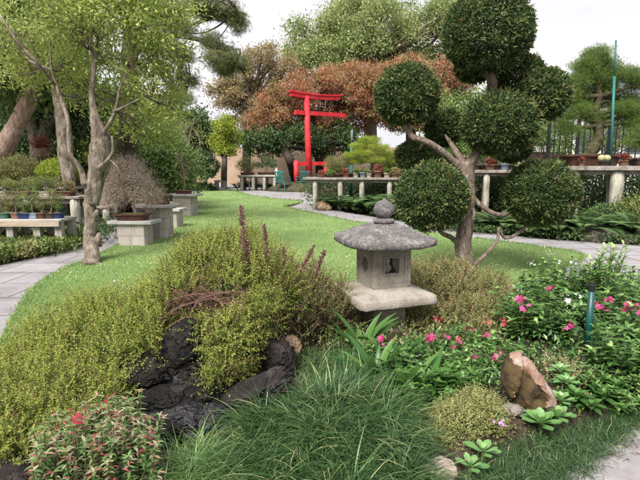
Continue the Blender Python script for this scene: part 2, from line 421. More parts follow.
# ================================================================ sheets on the ground
def inpoly(x, y, P):
    c = False; n = len(P); j = n - 1
    for i in range(n):
        if (P[i][1] > y) != (P[j][1] > y) and x < (P[j][0] - P[i][0]) * (y - P[i][1]) / (P[j][1] - P[i][1]) + P[i][0]: c = not c
        j = i
    return c
def pdist(x, y, P):
    best = 1e9; n = len(P)
    for i in range(n):
        ax, ay = P[i][0], P[i][1]; bx, by = P[(i + 1) % n][0], P[(i + 1) % n][1]
        dx, dy = bx - ax, by - ay; t = max(0, min(1, ((x - ax) * dx + (y - ay) * dy) / (dx * dx + dy * dy + 1e-12)))
        best = min(best, math.hypot(x - ax - t * dx, y - ay - t * dy))
    return best
def sheet(name, pts, z, mat, thick=0.):
    from mathutils.geometry import tessellate_polygon
    bm = bmesh.new(); vs = [bm.verts.new((p[0], p[1], z)) for p in pts]
    for t in tessellate_polygon([[Vector((p[0], p[1], 0)) for p in pts]]):
        try: bm.faces.new([vs[i] for i in t])
        except ValueError: pass
    if thick:
        r = bmesh.ops.extrude_face_region(bm, geom=bm.faces[:])
        bmesh.ops.translate(bm, verts=[v for v in r['geom'] if isinstance(v, bmesh.types.BMVert)], vec=(0, 0, -thick))
    o = bmobj(name, bm, None, mat); o['kind'] = 'structure'; return o
def smoothpoly(P, per=4):
    P = [np.array(p[:2]) for p in P]; n = len(P); out = []
    for i in range(n):
        p0, p1, p2, p3 = P[i - 1], P[i], P[(i + 1) % n], P[(i + 2) % n]
        for k in range(per):
            t = k / per
            out.append(.5 * ((2 * p1) + (-p0 + p2) * t + (2 * p0 - 5 * p1 + 4 * p2 - p3) * t * t + (-p0 + 3 * p1 - 3 * p2 + p3) * t ** 3))
    return out
def GPX(L): return [gp(x, y)[:2] for x, y in L]

gm = bmesh.new()
bmesh.ops.create_grid(gm, x_segments=8, y_segments=8, size=400)
bmesh.ops.translate(gm, verts=gm.verts, vec=(0, 200, 0))
tag(bmobj('ground', gm, None, 'ground'), kind='structure')

left_edge = [(-60, 420), (0, 352), (22, 310), (36, 290), (60, 273), (90, 260.5), (118, 247), (140, 231), (160, 216), (180, 204), (196, 195), (208, 190.5)]
far_edge = [(232, 191.5), (250, 196), (276, 199.5), (303, 202.5)]
right_edge = [(284, 207), (300, 211), (352, 222.5), (410, 231), (470, 239), (545, 249), (580, 255.5), (576, 263), (514, 285)]
front_edge = [(440, 292), (300, 300), (120, 330), (60, 400)]
LAWN = [np.array(p) for p in GPX(left_edge + far_edge + right_edge + front_edge)]
path_l = GPX(left_edge[:-1]) + GPX([(200, 192)]) + GPX([(192, 191), (176, 197), (152, 203), (138, 210), (126, 220), (112, 229.5), (98, 238), (80, 246), (58, 253), (0, 266)]) + [np.array((-9., 7.2)), np.array((-9., 2.))]
path_l = [p.copy() for p in path_l]
for i in range(len(left_edge) - 1): path_l[i] = path_l[i] + np.array((.25, 0))   # runs in under the turf edge
sheet('path', path_l, .008, M['paving'])
pr = GPX([(213, 189.5), (217, 184.5), (262, 184), (262, 191), (300, 191.5), (318, 196), (318, 207), (360, 215), (420, 225), (480, 232), (545, 239.5), (640, 246), (760, 254)]) + [np.array((9.5, 1.)), np.array((2.6, .6)), np.array((.9, 1.9))] + \
    GPX([(560, 440), (480, 330), (500, 288), (514, 282), (560, 262), (560, 252), (470, 243), (410, 235), (352, 226), (300, 214), (284, 209), (300, 204), (276, 202), (250, 199), (225, 192)])
sheet('path', pr, .008, M['paving'])
LAWNS = smoothpoly(LAWN, 3)
sheet('lawn', LAWNS, .03, M['lawn'], .03)

# ---- turf blades, denser near the camera
def in_many(x, y, P):
    P = np.array(P); inside = np.zeros(len(x), bool); j = len(P) - 1
    for i in range(len(P)):
        c = ((P[i, 1] > y) != (P[j, 1] > y)); den = (P[j, 1] - P[i, 1]); den = den if abs(den) > 1e-9 else 1e-9
        inside ^= c & (x < (P[j, 0] - P[i, 0]) * (y - P[i, 1]) / den + P[i, 0]); j = i
    return inside
n = 1500000
u = RS.random(n); y = 1 / (1 / 3.0 + u * (1 / 26 - 1 / 3.0)); x = (RS.random(n) * 2 - 1) * y * .72
ok = in_many(x, y, LAWNS); x, y = x[ok], y[ok]
keep = RS.random(len(x)) < .34; x, y = x[keep], y[keep]
C = Cloud(); n = len(x)
pt = np.stack([x, y, np.full(n, .028)], 1)
d = unit(np.stack([RS.normal(0, .55, n), RS.normal(0, .55, n), np.ones(n)], 1))
patch = np.array([noise.noise(Vector((a * .8, b * .8, 0))) for a, b in zip(x[::1], y[::1])])
wob = T_blade(.16, .5, 1)
tri = (np.array([[-.09, 0, 0], [.09, 0, 0], [0, 1, .25]]), np.array([[0, 1, 2]]))
C.add(tri, pt, d, rdir(n), (.017 + .0018 * y) * RS.uniform(.6, 1.3, n), .45 + .35 * patch + RS.normal(0, .16, n))
LE = np.array(LAWNS); seg = np.roll(LE, -1, 0) - LE; ln = np.linalg.norm(seg, axis=1); wt = ln / (1 + LE[:, 1] ** 1.5); idx = RS.choice(len(LE), 26000, p=wt / wt.sum())
q_ = LE[idx] + seg[idx] * RS.random(len(idx))[:, None] + RS.normal(0, .022, (len(idx), 2)); q_ = np.hstack([q_, np.full((len(q_), 1), .02)])
rag = np.array([noise.noise(Vector((a * 5, b * 5, 7))) for a, b, _ in q_]) > -.25; q_ = q_[rag]
C.add(tri, q_, unit(RS.normal(0, .8, (len(q_), 3)) * [1, 1, 0] + [0, 0, .9]), rdir(len(q_)), (.026 + .003 * q_[:, 1]) * RS.uniform(.6, 1.5, len(q_)), RS.normal(.5, .22, len(q_)))
tag(C.obj('lawn_grass', None, 'grass'), 'short mown green grass blades of the lawn', 'grass', kind='stuff')
C = Cloud(); n = 5200; u = RS.random(n); y = 1 / (1 / 3.6 + u * (1 / 20 - 1 / 3.6)); x = (RS.random(n) * 2 - 1) * y * .7; ok = in_many(x, y, LAWNS); x, y = x[ok], y[ok]; keep = np.array([noise.noise(Vector((a * .9, b * .9, 5))) for a, b in zip(x, y)]) > -.12; x, y = x[keep], y[keep]
M['petal_fall'] = leafmat('fallen_petals', [(.3, .2, .1), (.5, .42, .3), (.7, .68, .6)], .7, .1)
C.add(LEAFW, np.stack([x, y, np.full(len(x), .052)], 1), unit(rdir(len(x)) * [1, 1, .3]), unit(rdir(len(x)) * .4 + [0, 0, 1.]), RS.uniform(.012, .026, len(x)), RS.random(len(x)))
tag(C.obj('fallen_petals', None, 'petal_fall'), 'pale fallen leaves and petals scattered over the lawn', 'petals', kind='stuff')

C = Cloud(); n = 2600; u = RS.random(n); y = 1 / (1 / 2.0 + u * (1 / 20 - 1 / 2.0)); x = (RS.random(n) * 2 - 1) * y * .72; ok = (in_many(x, y, path_l) | in_many(x, y, pr)) & ~in_many(x, y, LAWNS); x, y = x[ok], y[ok]
M['path_leaves'] = leafmat('dry_path_leaves', [(.05, .03, .02), (.13, .08, .045), (.26, .19, .1), (.16, .2, .06)], .8, .0)
C.add(LEAF, np.stack([x, y, np.full(len(x), .014)], 1), unit(rdir(len(x)) * [1, 1, .15]), unit(rdir(len(x)) * .3 + [0, 0, 1.]), RS.uniform(.008, .028, len(x)), RS.random(len(x)))
tag(C.obj('path_litter', None, 'path_leaves'), 'small dry leaves scattered on the grey paving', 'leaf litter', kind='stuff')
# ================================================================ front bed
BED = smoothpoly(GPX([(-170, 480), (-110, 425), (-20, 385), (30, 352), (90, 322), (160, 304), (230, 296), (300, 290), (400, 287), (470, 286), (508, 290), (548, 298), (600, 300), (680, 312), (740, 350), (730, 395), (640, 431), (598, 461), (566, 492)]) + [np.array((.72, 1.3)), np.array((.5, .5)), np.array((-1.9, .5))], 3)
BEDN = np.array(BED)
def bedz(x, y):
    if not inpoly(x, y, BED): return 0.
    d = pdist(x, y, BED); t = min(1, d / .45); h = .13 * t * t * (3 - 2 * t)
    h += .1 * math.exp(-((x + .75) ** 2 + (y - 2.9) ** 2) / .35) * t
    h += .035 * math.exp(-((x - .03) ** 2 + (y - 2.05) ** 2) / .1) * t
    h -= .16 * math.exp(-((x + .72) ** 2 + (y - 2.17) ** 2) / .035) * t
    return h
def GB(px, py, dz=0.):
    p = gp(px, py, .1)
    for _ in range(6): p = gp(px, py, bedz(p[0], p[1]) + dz)
    return p
bx = np.linspace(-4.2, 5., 160); by = np.linspace(.3, 6.3, 120)
V = []; F = []
for yy in by:
    for xx in bx:
        z = bedz(xx, yy)
        V.append((xx, yy, (z + .02 * noise.noise(Vector((xx * 9, yy * 9, 0))) + .012 * noise.noise(Vector((xx * 30, yy * 30, 2)))) if z > .004 else -.06))
nx = len(bx)
for j in range(len(by) - 1):
    for i in range(nx - 1):
        a = j * nx + i
        if max(V[a][2], V[a + 1][2], V[a + nx][2], V[a + nx + 1][2]) > -.05: F.append((a, a + 1, a + nx + 1, a + nx))
tag(npmesh('garden_bed_soil', V, F, None, ['soil'], smooth=True), kind='structure')
# loose bark chips and litter on the bed
C = Cloud(); n = 42000
x = RS.uniform(-3.6, 4.6, n); y = RS.uniform(.9, 5.8, n); ok = in_many(x, y, BEDN); x, y = x[ok], y[ok]
pt = np.array([(a, b, bedz(a, b) + .012) for a, b in zip(x, y)])
d = unit(np.stack([RS.normal(size=len(x)), RS.normal(size=len(x)), RS.normal(0, .3, len(x))], 1))
M['chips'] = leafmat('bark_chips', [(.03, .018, .012), (.09, .055, .035), (.2, .12, .08), (.36, .24, .16)], .8, .0, [0, .5, .85, 1])
C.add(LEAF, pt, d, (0, 0, 1.), RS.uniform(.006, .024, len(x)), RS.random(len(x)) ** 1.4)
tag(C.obj('leaf_litter', None, 'chips'), 'dark bark chips and dry leaves on the bed soil', 'leaf litter', kind='stuff')

# ================================================================ stone lantern
def superloft(bm, prof, ex=4., n=64, cx=0., cy=0., rot=0., z0=0., sx=1., sy=1.):
    "rounded-square loft: profile rows (half width, z)"
    rings = []
    for r, z in prof:
        ring = []
        for k in range(n):
            a = 2 * PI * k / n; c, s = math.cos(a), math.sin(a)
            q = (abs(c) ** ex + abs(s) ** ex) ** (-1 / ex)
            x, y = r * q * c * sx, r * q * s * sy
            ring.append(bm.verts.new((cx + x * math.cos(rot) - y * math.sin(rot), cy + x * math.sin(rot) + y * math.cos(rot), z0 + z)))
        rings.append(ring)
    for a, b in zip(rings[:-1], rings[1:]):
        for k in range(n): bm.faces.new((a[k], a[(k + 1) % n], b[(k + 1) % n], b[k]))
    bm.faces.new(list(reversed(rings[0]))); bm.faces.new(rings[-1])
    return rings
def rough(bm, amp, sc_, seed=0.):
    for v in bm.verts:
        n_ = noise.noise_vector(v.co * sc_ + Vector((seed, seed, seed)))
        v.co += n_ * amp
def subdiv_long(prof, step):
    out = [prof[0]]
    for a, b in zip(prof[:-1], prof[1:]):
        L = math.hypot(b[0] - a[0], b[1] - a[1]); k = max(1, int(L / step))
        for i in range(1, k + 1): out.append((a[0] + (b[0] - a[0]) * i / k, a[1] + (b[1] - a[1]) * i / k))
    return out
LY = 3.5
lb = at(381.5, 345, LY); LX = lb[0]; lz0 = bedz(LX, LY) - .03
def zz(py): return at(384, py, LY)[2]
ROT = R(19)
lan = thing('stone_lantern', 'weathered grey stone lantern with domed square cap standing among the flowers', 'lantern', (LX, LY, lz0))
# pedestal
bm = bmesh.new(); hw = .132
zt, zb = zz(303), lz0
superloft(bm, subdiv_long([(.15, zb), (.15, zb + .05), (hw, zb + .07), (hw * .97, zt)], .02), 14, 72, LX, LY, ROT); rough(bm, .004, 14)
bmobj('pedestal', bm, lan, 'lantern', True)
# platform slab
bm = bmesh.new(); z1 = zz(298)
prof = [(.14, z1 + .004), (.27, z1), (.293, z1 + .004), (.297, z1 + .012), (.293, z1 + .058), (.287, z1 + .066), (.22, z1 + .085), (.155, z1 + .106), (.14, z1 + .108)]
superloft(bm, subdiv_long(prof, .016), 16, 120, LX, LY, ROT); rough(bm, .005, 7); rough(bm, .0035, 34)
bmobj('platform', bm, lan, 'lantern_slab', True)
PZ = z1 + .108
# fire box: four walls with openings
RZ = zz(244)                        # underside of the cap
bw = .146; bh = RZ - PZ + .012
def wall_hole(bm, width, height, t, hole, centre_h, M4, rim=.0, rimw=.02):
    "plate in the xz plane facing -y with a hole; hole = list of (x, z) anticlockwise"
    n = len(hole); outer = []
    for x, z in hole:
        dx, dz = x, z - centre_h; k = min((width / 2) / max(abs(dx), 1e-6), (height / 2) / max(abs(dz), 1e-6)); 
        up_ = (height - centre_h) if dz > 0 else centre_h
        k = min((width / 2) / max(abs(dx), 1e-6), up_ / max(abs(dz), 1e-6)); outer.append((dx * k, centre_h + dz * k))
    rows = []
    spec = [(outer, t), (outer, 0.), ]
    if rim: # raised border round the plate edge
        inn = [(x * (1 - 2 * rimw / width), centre_h + (z - centre_h) * (1 - 2 * rimw / height)) for x, z in outer]
        spec += [(inn, 0.), ([(x * .99, centre_h + (z - centre_h) * .99) for x, z in inn], rim)]
        h2 = [(x * 1.18, centre_h + (z - centre_h) * 1.18) for x, z in hole]
        spec += [([(x * 1.02, centre_h + (z - centre_h) * 1.02) for x, z in h2], rim), (h2, .001)]
    spec += [(hole, .001), (hole, t)]
    for loop, y in spec: rows.append([bm.verts.new(M4 @ Vector((x, y, z))) for x, z in loop])
    rows.append(rows[0])
    for a, b in zip(rows[:-1], rows[1:]):
        for k in range(n):
            try: bm.faces.new((a[k], a[(k + 1) % n], b[(k + 1) % n], b[k]))
            except ValueError: pass
def sq(h, cz, n=8):
    out = []
    for s in range(4):
        for i in range(n):
            t = -1 + 2 * i / n
            x, z = [(t, -1), (1, t), (-t, 1), (-1, -t)][s]; out.append((x * h, cz + z * h))
    return out
def circ(r, cz, n=32): return [(r * math.cos(2 * PI * i / n - .75 * PI), cz + r * 1.15 * math.sin(2 * PI * i / n - .75 * PI)) for i in range(n)]
bm = bmesh.new()
for k in range(4):
    M4 = Matrix.Translation((LX, LY, PZ - .004)) @ Matrix.Rotation(ROT + k * PI / 2, 4, 'Z') @ Matrix.Translation((0, -bw, 0))
    if k % 2 == 0: wall_hole(bm, 2 * bw, bh, .05, sq(.056, bh * .53), bh * .53, M4, .008, .024)
    else: wall_hole(bm, 2 * bw - .004, bh, .045, circ(.048, bh * .52), bh * .52, M4)
bmobj('fire_box', bm, lan, 'lantern')
# carved back of the square opening, a leaning lattice scroll as in the window
bm = bmesh.new()
for k in (0,):
    M4 = Matrix.Translation((LX, LY, PZ)) @ Matrix.Rotation(ROT, 4, 'Z') @ Matrix.Translation((0, -bw + .055, 0))
    superprof = [(-.045, .045), (-.012, .10), (.012, .15), (.03, .10), (.02, .05)]
    pr_g = [(.012, .0), (.026, .012), (.034, .03), (.028, .048), (.014, .06), (.02, .074), (.024, .086), (.016, .1), (.006, .108)]
    superloft(bm, subdiv_long(pr_g, .006), 2, 24, -.012, 0, 0, bh * .53 - .058, 1, .35)
    for v in bm.verts: v.co = M4 @ v.co
bmobj('carved_figure', bm, lan, 'lantern_slab')
# cap
bm = bmesh.new(); e0 = RZ
prof = [(.12, e0 + .002), (.25, e0 - .008), (.285, e0 - .004), (.296, e0 + .002), (.299, e0 + .036), (.294, e0 + .044), (.262, e0 + .062), (.215, e0 + .088), (.165, e0 + .118), (.12, e0 + .138), (.08, e0 + .149), (.055, e0 + .152)]
superloft(bm, subdiv_long(prof, .013), 8, 120, LX, LY, ROT)
for v in bm.verts:   # eave corners lift a little, the ridges stay soft
    dx, dy = v.co.x - LX, v.co.y - LY; a_ = math.atan2(dy, dx) - ROT; r_ = math.hypot(dx, dy); v.co.z += .016 * max(0, r_ - .2) / .2 * abs(math.sin(2 * a_)) ** 3
rough(bm, .004, 7, 3.); rough(bm, .0045, 45, 1.)
bmobj('cap', bm, lan, 'lantern_roof', True)
c0 = e0 + .147
bm = bmesh.new()
superloft(bm, subdiv_long([(.05, c0), (.072, c0 + .008), (.078, c0 + .022), (.074, c0 + .036), (.05, c0 + .042)], .01), 2.2, 40, LX, LY, 0); rough(bm, .004, 30)
bmobj('collar', bm, lan, 'lantern_roof', True)
bm = bmesh.new(); c1 = c0 + .04
r = .076
superloft(bm, [(max(.01, r * math.sin(PI * i / 16)), c1 + r * .9 * (1 - math.cos(PI * i / 16)) - .006) for i in range(1, 16)] + [(.012, c1 + r * 1.82), (.002, c1 + r * 1.86)], 2, 40, LX, LY, 0); rough(bm, .004, 30, 7)
bmobj('finial', bm, lan, 'lantern_roof', True)

# ================================================================ red gate, far across the lawn
TY = 29.; TZ = .47
def TP(px, py, dy=0.): return at(px, py, TY + dy)
tor = thing('red_gate', 'tall bright red wooden shrine gate with braced post beyond the lawn', 'gate', (*TP(309, 183)[:2], TZ))
bm = bmesh.new()
a, b = TP(309.5, 184), TP(306.5, 96)
T = Tubes(); T.add([(a[0], TY, TZ), ((a[0] + b[0]) / 2, TY, 2.7), (b[0], TY, b[2])], [.19, .175, .155], 20); T.obj('pillar', tor, 'red_paint')
def beam(name, p, q, w_, h_, up=0.):
    bm = bmesh.new(); p, q = Vector(p), Vector(q); d_ = q - p; L = d_.length
    n_ = 12; rz_ = math.atan2(d_.y, d_.x); ry_ = -math.asin(d_.z / L)
    prev = None
    for i in range(n_ + 1):
        t = i / n_; c = p + d_ * t + Vector((0, 0, up * (2 * t - 1) ** 2))
        s = Vector((-math.sin(rz_), math.cos(rz_), 0)) * w_ / 2; u = Vector((0, 0, h_ / 2))
        ring = [bm.verts.new(c + k) for k in (-s - u, s - u, s + u, -s + u)]
        if prev:
            for k in range(4): bm.faces.new((prev[k], prev[(k + 1) % 4], ring[(k + 1) % 4], ring[k]))
        else: bm.faces.new(ring)
        prev = ring
    bm.faces.new(list(reversed(prev)))
    return bmobj(name, bm, tor, 'red_paint')
ax = b[0]
beam('top_beam', (TP(291, 95, -.6)[0], TY - .62, TP(291, 95.5, -.6)[2]), (TP(339, 100.5, 1.6)[0], TY + 1.6, TP(339, 99.5, 1.6)[2]), .24, .2, .07)
beam('cap_beam', (TP(290, 94, -.6)[0], TY - .66, TP(290, 92.9, -.6)[2]), (TP(341, 98, 1.7)[0], TY + 1.7, TP(341, 96.9, 1.7)[2]), .34, .09, .09)
beam('tie_beam', (TP(295, 112, -.5)[0], TY - .5, TP(295, 112.3, -.5)[2]), (TP(345, 116, 1.8)[0], TY + 1.8, TP(345, 115.5, 1.8)[2]), .18, .24)
for px, py, dy in ((296, 160.5, -.5), (325.5, 162, .6)):
    q = TP(px, py, dy); T = Tubes(); T.add([(q[0], TY + dy, TZ - .1), (q[0], TY + dy, q[2])], [.14, .135], 16); po = T.obj('brace_post', tor, 'red_paint')
beam('brace_beam', (TP(294, 164, -.5)[0], TY - .53, TP(294, 164.2, -.5)[2]), (TP(328, 163, .6)[0], TY + .66, TP(328, 163.3, .6)[2]), .16, .22)
mm = bmesh.new(); superloft(mm, [(2.6, 0), (2.2, .25), (1.7, .46), (.4, .5)], 2, 40, tor.location.x, TY, 0)
tag(bmobj('gate_mound', mm, None, 'ground', True), kind='structure')
# ================================================================ tree kit
M['lf_topiary'] = leafmat('topiary_leaf', [(.018, .034, .012), (.045, .075, .022), (.1, .14, .04), (.19, .2, .07), (.22, .12, .06)], .5, .15, [0, .4, .8, .95, 1], .3)
M['lf_left'] = leafmat('yellowgreen_leaf', [(.07, .1, .025), (.19, .25, .06), (.34, .39, .11), (.47, .48, .17)], .45, .35)
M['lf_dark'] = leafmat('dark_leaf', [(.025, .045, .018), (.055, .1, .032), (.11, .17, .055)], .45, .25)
M['lf_mid'] = leafmat('mid_leaf', [(.06, .1, .03), (.13, .2, .055), (.22, .3, .09)], .45, .3)
M['lf_pine'] = leafmat('pine_needles', [(.05, .065, .025), (.11, .14, .045), (.22, .23, .09)], .5, .2)
M['lf_rust'] = leafmat('rust_leaf', [(.12, .1, .045), (.26, .12, .07), (.4, .17, .1), (.36, .26, .12), (.17, .21, .08)], .55, .3, [0, .25, .52, .72, 1])
M['lf_olive'] = leafmat('olive_rust_leaf', [(.11, .09, .045), (.25, .2, .1), (.3, .27, .12), (.4, .22, .13)], .55, .25)
M['lf_pale'] = leafmat('pale_green_leaf', [(.08, .12, .045), (.19, .25, .09), (.32, .37, .15), (.45, .45, .22)], .5, .35)
M['lf_lime'] = leafmat('lime_leaf', [(.11, .16, .02), (.25, .31, .04), (.4, .42, .08)], .45, .4)
M['lf_bon_y'] = leafmat('bonsai_yellow_needles', [(.1, .15, .02), (.26, .33, .04), (.42, .45, .09)], .5, .3)
M['lf_bon_g'] = leafmat('bonsai_green_needles', [(.04, .08, .02), (.12, .19, .04), (.25, .32, .08)], .5, .3)
M['lf_bon_o'] = leafmat('bonsai_olive', [(.07, .08, .03), (.18, .19, .07), (.32, .3, .12)], .5, .3)
M['lf_twig'] = leafmat('bare_twigs', [(.24, .18, .14), (.4, .32, .26), (.55, .47, .4)], .7, .1)
M['lf_red'] = leafmat('red_leaf', [(.12, .03, .025), (.27, .08, .06), (.38, .2, .15)], .5, .3)

def tree(name, label, cat, base, trunk, tr, blobs, bark, leafm, ncl, cr, k, T, size, limbs=24, shell=.55, group=None, seg=9, hub=None, lr=.25, parts=None, flat=.7, tvar=.6, droop=.1, jit=.05, crown='crown', extra=None, outw=.8, lump=7, lb=.6, hub_list=None):
    "trunk with limbs reaching into a crown of leaf clumps"
    th = thing(name, label, cat, base, group)
    T_ = Tubes()
    if lump: blobs = lumpy(blobs, lump)
    limb(T_, trunk, tr, seg, 6, jit)
    C = Cloud(); c, idx = clump_crown(C, blobs, ncl, cr, k, T, size, shell, flat, tvar, droop, outw)
    hub = np.array(hub if hub is not None else trunk[-1], float); r0 = tr[-1]
    bl = np.array(blobs)
    start = [np.array(q_, float) for q_ in hub_list] if hub_list else [np.array(trunk[-1], float), np.array(trunk[max(0, len(trunk) - 2)], float) * .35 + np.array(trunk[-1]) * .65]
    for bi in range(len(bl)):
        e = bl[bi, :3]; s = min(start, key=lambda q_: np.linalg.norm(q_ - e)) if hub_list else start[bi % 2]; mid = (s + e) / 2 + RS.normal(0, .06, 3) * np.linalg.norm(e - s) + np.array([0, 0, -.05 * np.linalg.norm(e - s)])
        limb(T_, [s, mid, e], [r0 * lb, r0 * lb * .7, r0 * lb * .33], 6, 4, .05)
        sel = np.where(idx == bi)[0]
        if len(sel):
            for ci in RS.choice(sel, min(len(sel), max(2, int(limbs / len(bl)))), replace=False):
                f = RS.uniform(.25, 1.); q = s + (e - s) * f if f < .5 else mid + (e - mid) * (f - .5) * 2
                m2 = (q + c[ci]) / 2 + RS.normal(0, .08, 3) * np.linalg.norm(c[ci] - q)
                limb(T_, [q, m2, c[ci]], [r0 * lr, r0 * lr * .6, r0 * lr * .2], 4, 3, 0)
    if extra: extra(T_)
    T_.obj('trunk', th, bark)
    C.obj(crown, th, leafm)
    return th

# ================================================================ cloud-pruned topiary tree
TYY = 5.7
def tp(px, py, dy=0.): return at(px, py, TYY + dy)
tb = gp(467, 277, .03)
top = thing('topiary_tree', 'large cloud-pruned topiary tree with dark green clipped balls on a mottled trunk', 'topiary tree', tb)
T_ = Tubes(); dy0 = tb[1] - TYY
limb(T_, [tp(468, 280, dy0), tp(465, 262), tp(463, 245), tp(466, 222), tp(468, 200), tp(467, 180), tp(467, 162)], [.125, .105, .095, .088, .082, .09, .085], 16, 8, .06)
limb(T_, [tp(467, 168), tp(474, 158), tp(482, 140, .05), tp(488, 115, .1), tp(492, 92, .1), tp(491, 78, .05), tp(484, 68), tp(484, 45)], [.07, .055, .05, .05, .058, .055, .045, .02], 12, 6, .05)
limb(T_, [tp(468, 172), tp(455, 163), tp(440, 150, -.1), tp(425, 141, -.15), tp(412, 136, -.1), tp(405, 120), tp(405, 100)], [.06, .045, .04, .036, .034, .03, .015], 10, 6, .05)
limb(T_, [tp(425, 141, -.15), tp(421, 148, .1), tp(418, 155, .3)], [.025, .02, .012], 7, 4)
limb(T_, [tp(467, 168), tp(455, 150, .1), tp(445, 135, .25)], [.05, .035, .015], 8, 5)
limb(T_, [tp(464, 250), tp(452, 238), tp(441, 232, -.05), tp(432, 215, -.1), tp(430, 200, -.1)], [.04, .03, .026, .022, .01], 8, 5, .05)
limb(T_, [tp(470, 268), tp(485, 255), tp(497, 240), tp(499, 228), tp(505, 238, .05), tp(520, 232, .05), tp(532, 215), tp(540, 195)], [.035, .024, .02, .016, .018, .02, .02, .01], 8, 5, .05)
limb(T_, [tp(468, 190), tp(480, 205), tp(500, 215), tp(520, 208), tp(536, 200)], [.04, .03, .026, .022, .015], 8, 5, .05)
limb(T_, [tp(488, 112, .1), tp(502, 100, .2), tp(520, 88, .3), tp(542, 92, .2)], [.04, .03, .025, .012], 8, 5, .05)
limb(T_, [tp(470, 205), tp(474, 212, -.1), tp(472, 222, -.14)], [.03, .02, .016], 7, 4)
T_.obj('trunk', top, 'bark_topiary')
for (px, py, rx, ry, dy, n_) in [(432, 197, 40, 37, -.12, 19000), (540, 193, 40, 36, 0, 19000), (500, 124, 40, 34, -.1, 18000), (407, 95, 34, 32, 0, 16000), (418, 156, 25, 17, .4, 8000), (444, 128, 20, 20, .45, 8000),
                                 (487, 32, 46, 43, 0, 24000), (475, 68, 20, 14, .25, 6000), (518, 75, 28, 21, .35, 9000), (544, 95, 27, 27, 0, 12000), (512, 150, 20, 13, .35, 4000)]:
    cx, cy, cz = tp(px, py, dy); k_ = .89 * (TYY + dy) / FPX; rx, rz = rx * k_, ry * k_
    n_ = int(n_ * 1.1); u = rdir(n_); ct = np.array([noise.noise(Vector(q * 3.5 + np.array([px, 0, 0]))) for q in u])
    f = .78 + .2 * RS.random(n_) ** .5 + .07 * ct + np.abs(RS.normal(0, .014, n_)) + np.array([(.055 + .0) * noise.noise(Vector(q * 1.6 + np.array([0, px, 3.]))) for q in u])
    pt = np.array([cx, cy, cz]) + u * np.array([rx, rx, rz]) * f[:, None]
    out_ = unit(u / np.array([rx, rx, rz]))
    t = .4 + ct * .35 + RS.normal(0, .17, n_); red = RS.random(n_) < .004 + .008 * (u[:, 2] > .3); t[red] = 1.
    t = np.where(red, 1, np.clip(t, 0, .93))
    C = Cloud(); C.add(LEAF, pt, unit(out_ * .55 + RS.normal(size=(n_, 3)) * .75 + np.array([0, 0, .15])), unit(out_ + RS.normal(size=(n_, 3)) * .45), .035 * RS.uniform(.6, 1.3, n_), t)
    # stray shoots past the clipped line
    m_ = n_ // 70; us = rdir(m_); ps = np.array([cx, cy, cz]) + us * np.array([rx, rx, rz]) * 1.02
    C.add(LEAFN, np.repeat(ps, 4, 0) + RS.normal(0, .012, (m_ * 4, 3)), unit(np.repeat(us, 4, 0) + RS.normal(size=(m_ * 4, 3)) * .7), rdir(m_ * 4), .05, np.repeat(RS.uniform(.5, 1., m_), 4))
    C.obj('foliage_ball', top, 'lf_topiary')

# ================================================================ tree on the turf, left
LT = 6.7
def lp(px, py, dy=0.): return at(px, py, LT + dy)
base = gp(91, 264, .03); dyb = base[1] - LT
blobs = [E(70, 22, LT, 26, 20, .5), E(104, 8, LT - .3, 26, 22, .5), E(140, 20, LT - .2, 24, 24, .5), E(165, 48, LT, 19, 24, .5), E(158, 84, LT + .1, 26, 17, .45), E(128, 60, LT + .3, 22, 20, .45), E(96, 50, LT + .6, 24, 20, .4),
         E(62, 62, LT + .6, 20, 16, .4), E(174, 110, LT + .2, 12, 14, .3), E(145, 122, LT + .5, 24, 15, .4), E(118, 92, LT + .8, 22, 14, .3), E(60, -14, LT, 40, 18, .6), E(120, -20, LT, 44, 18, .7), E(14, 30, LT + .4, 30, 22, .6), E(20, 70, LT + .5, 24, 14, .4), E(178, 8, LT, 16, 16, .4), E(80, 96, LT + .8, 16, 12, .3), E(160, 138, LT + .9, 18, 9, .3)]
def knots(T):
    for px, py, r in ((86, 245, .045), (97, 240, .04), (90, 232, .04), (95, 215, .03), (84, 205, .028)):
        p = lp(px, py, -.07); limb(T, [p + np.array([0, .09, -.09]), p + np.array([0, .035, 0]), p + np.array([0, .09, .08])], [r * .8, r * 1.15, r * .7], 10, 5, .06)
    # buttress-like swollen fork and limbs
    limb(T, [lp(92, 205), lp(96, 180, .05), lp(101, 155, .05), lp(101, 138, .05), lp(96, 122), lp(93, 105), lp(92, 92), lp(95, 60), lp(100, 20)], [.085, .115, .15, .13, .075, .045, .035, .025, .012], 12, 6, .08)
    limb(T, [lp(103, 135), lp(110, 122, -.1), lp(116, 110, -.1), lp(120, 88, -.1), lp(130, 70, 0), lp(145, 62)], [.04, .026, .022, .016, .013, .007], 7, 5, .05)
    limb(T, [lp(99, 168, -.05), lp(108, 160, -.15), lp(113, 150, -.15), lp(112, 136, -.15)], [.04, .026, .02, .014], 7, 5, .05)
    limb(T, [lp(86, 185), lp(80, 168), lp(71, 155, -.05), lp(69, 140), lp(68, 120), lp(60, 95), lp(52, 70), lp(50, 40)], [.06, .036, .028, .028, .028, .022, .016, .01], 10, 5, .08)
    limb(T, [lp(113, 112, -.1), lp(128, 105, -.2), lp(145, 96, -.2)], [.02, .014, .006], 5, 4)
    limb(T, [lp(110, 160, -.15), lp(118, 168, -.3), lp(120, 178, -.3)], [.012, .01, .005], 5, 4)
    limb(T, [lp(0, 15, -1), lp(20, 45, -1), lp(40, 66, -.9), lp(55, 85, -.5)], [.012, .016, .02, .02], 5, 5)
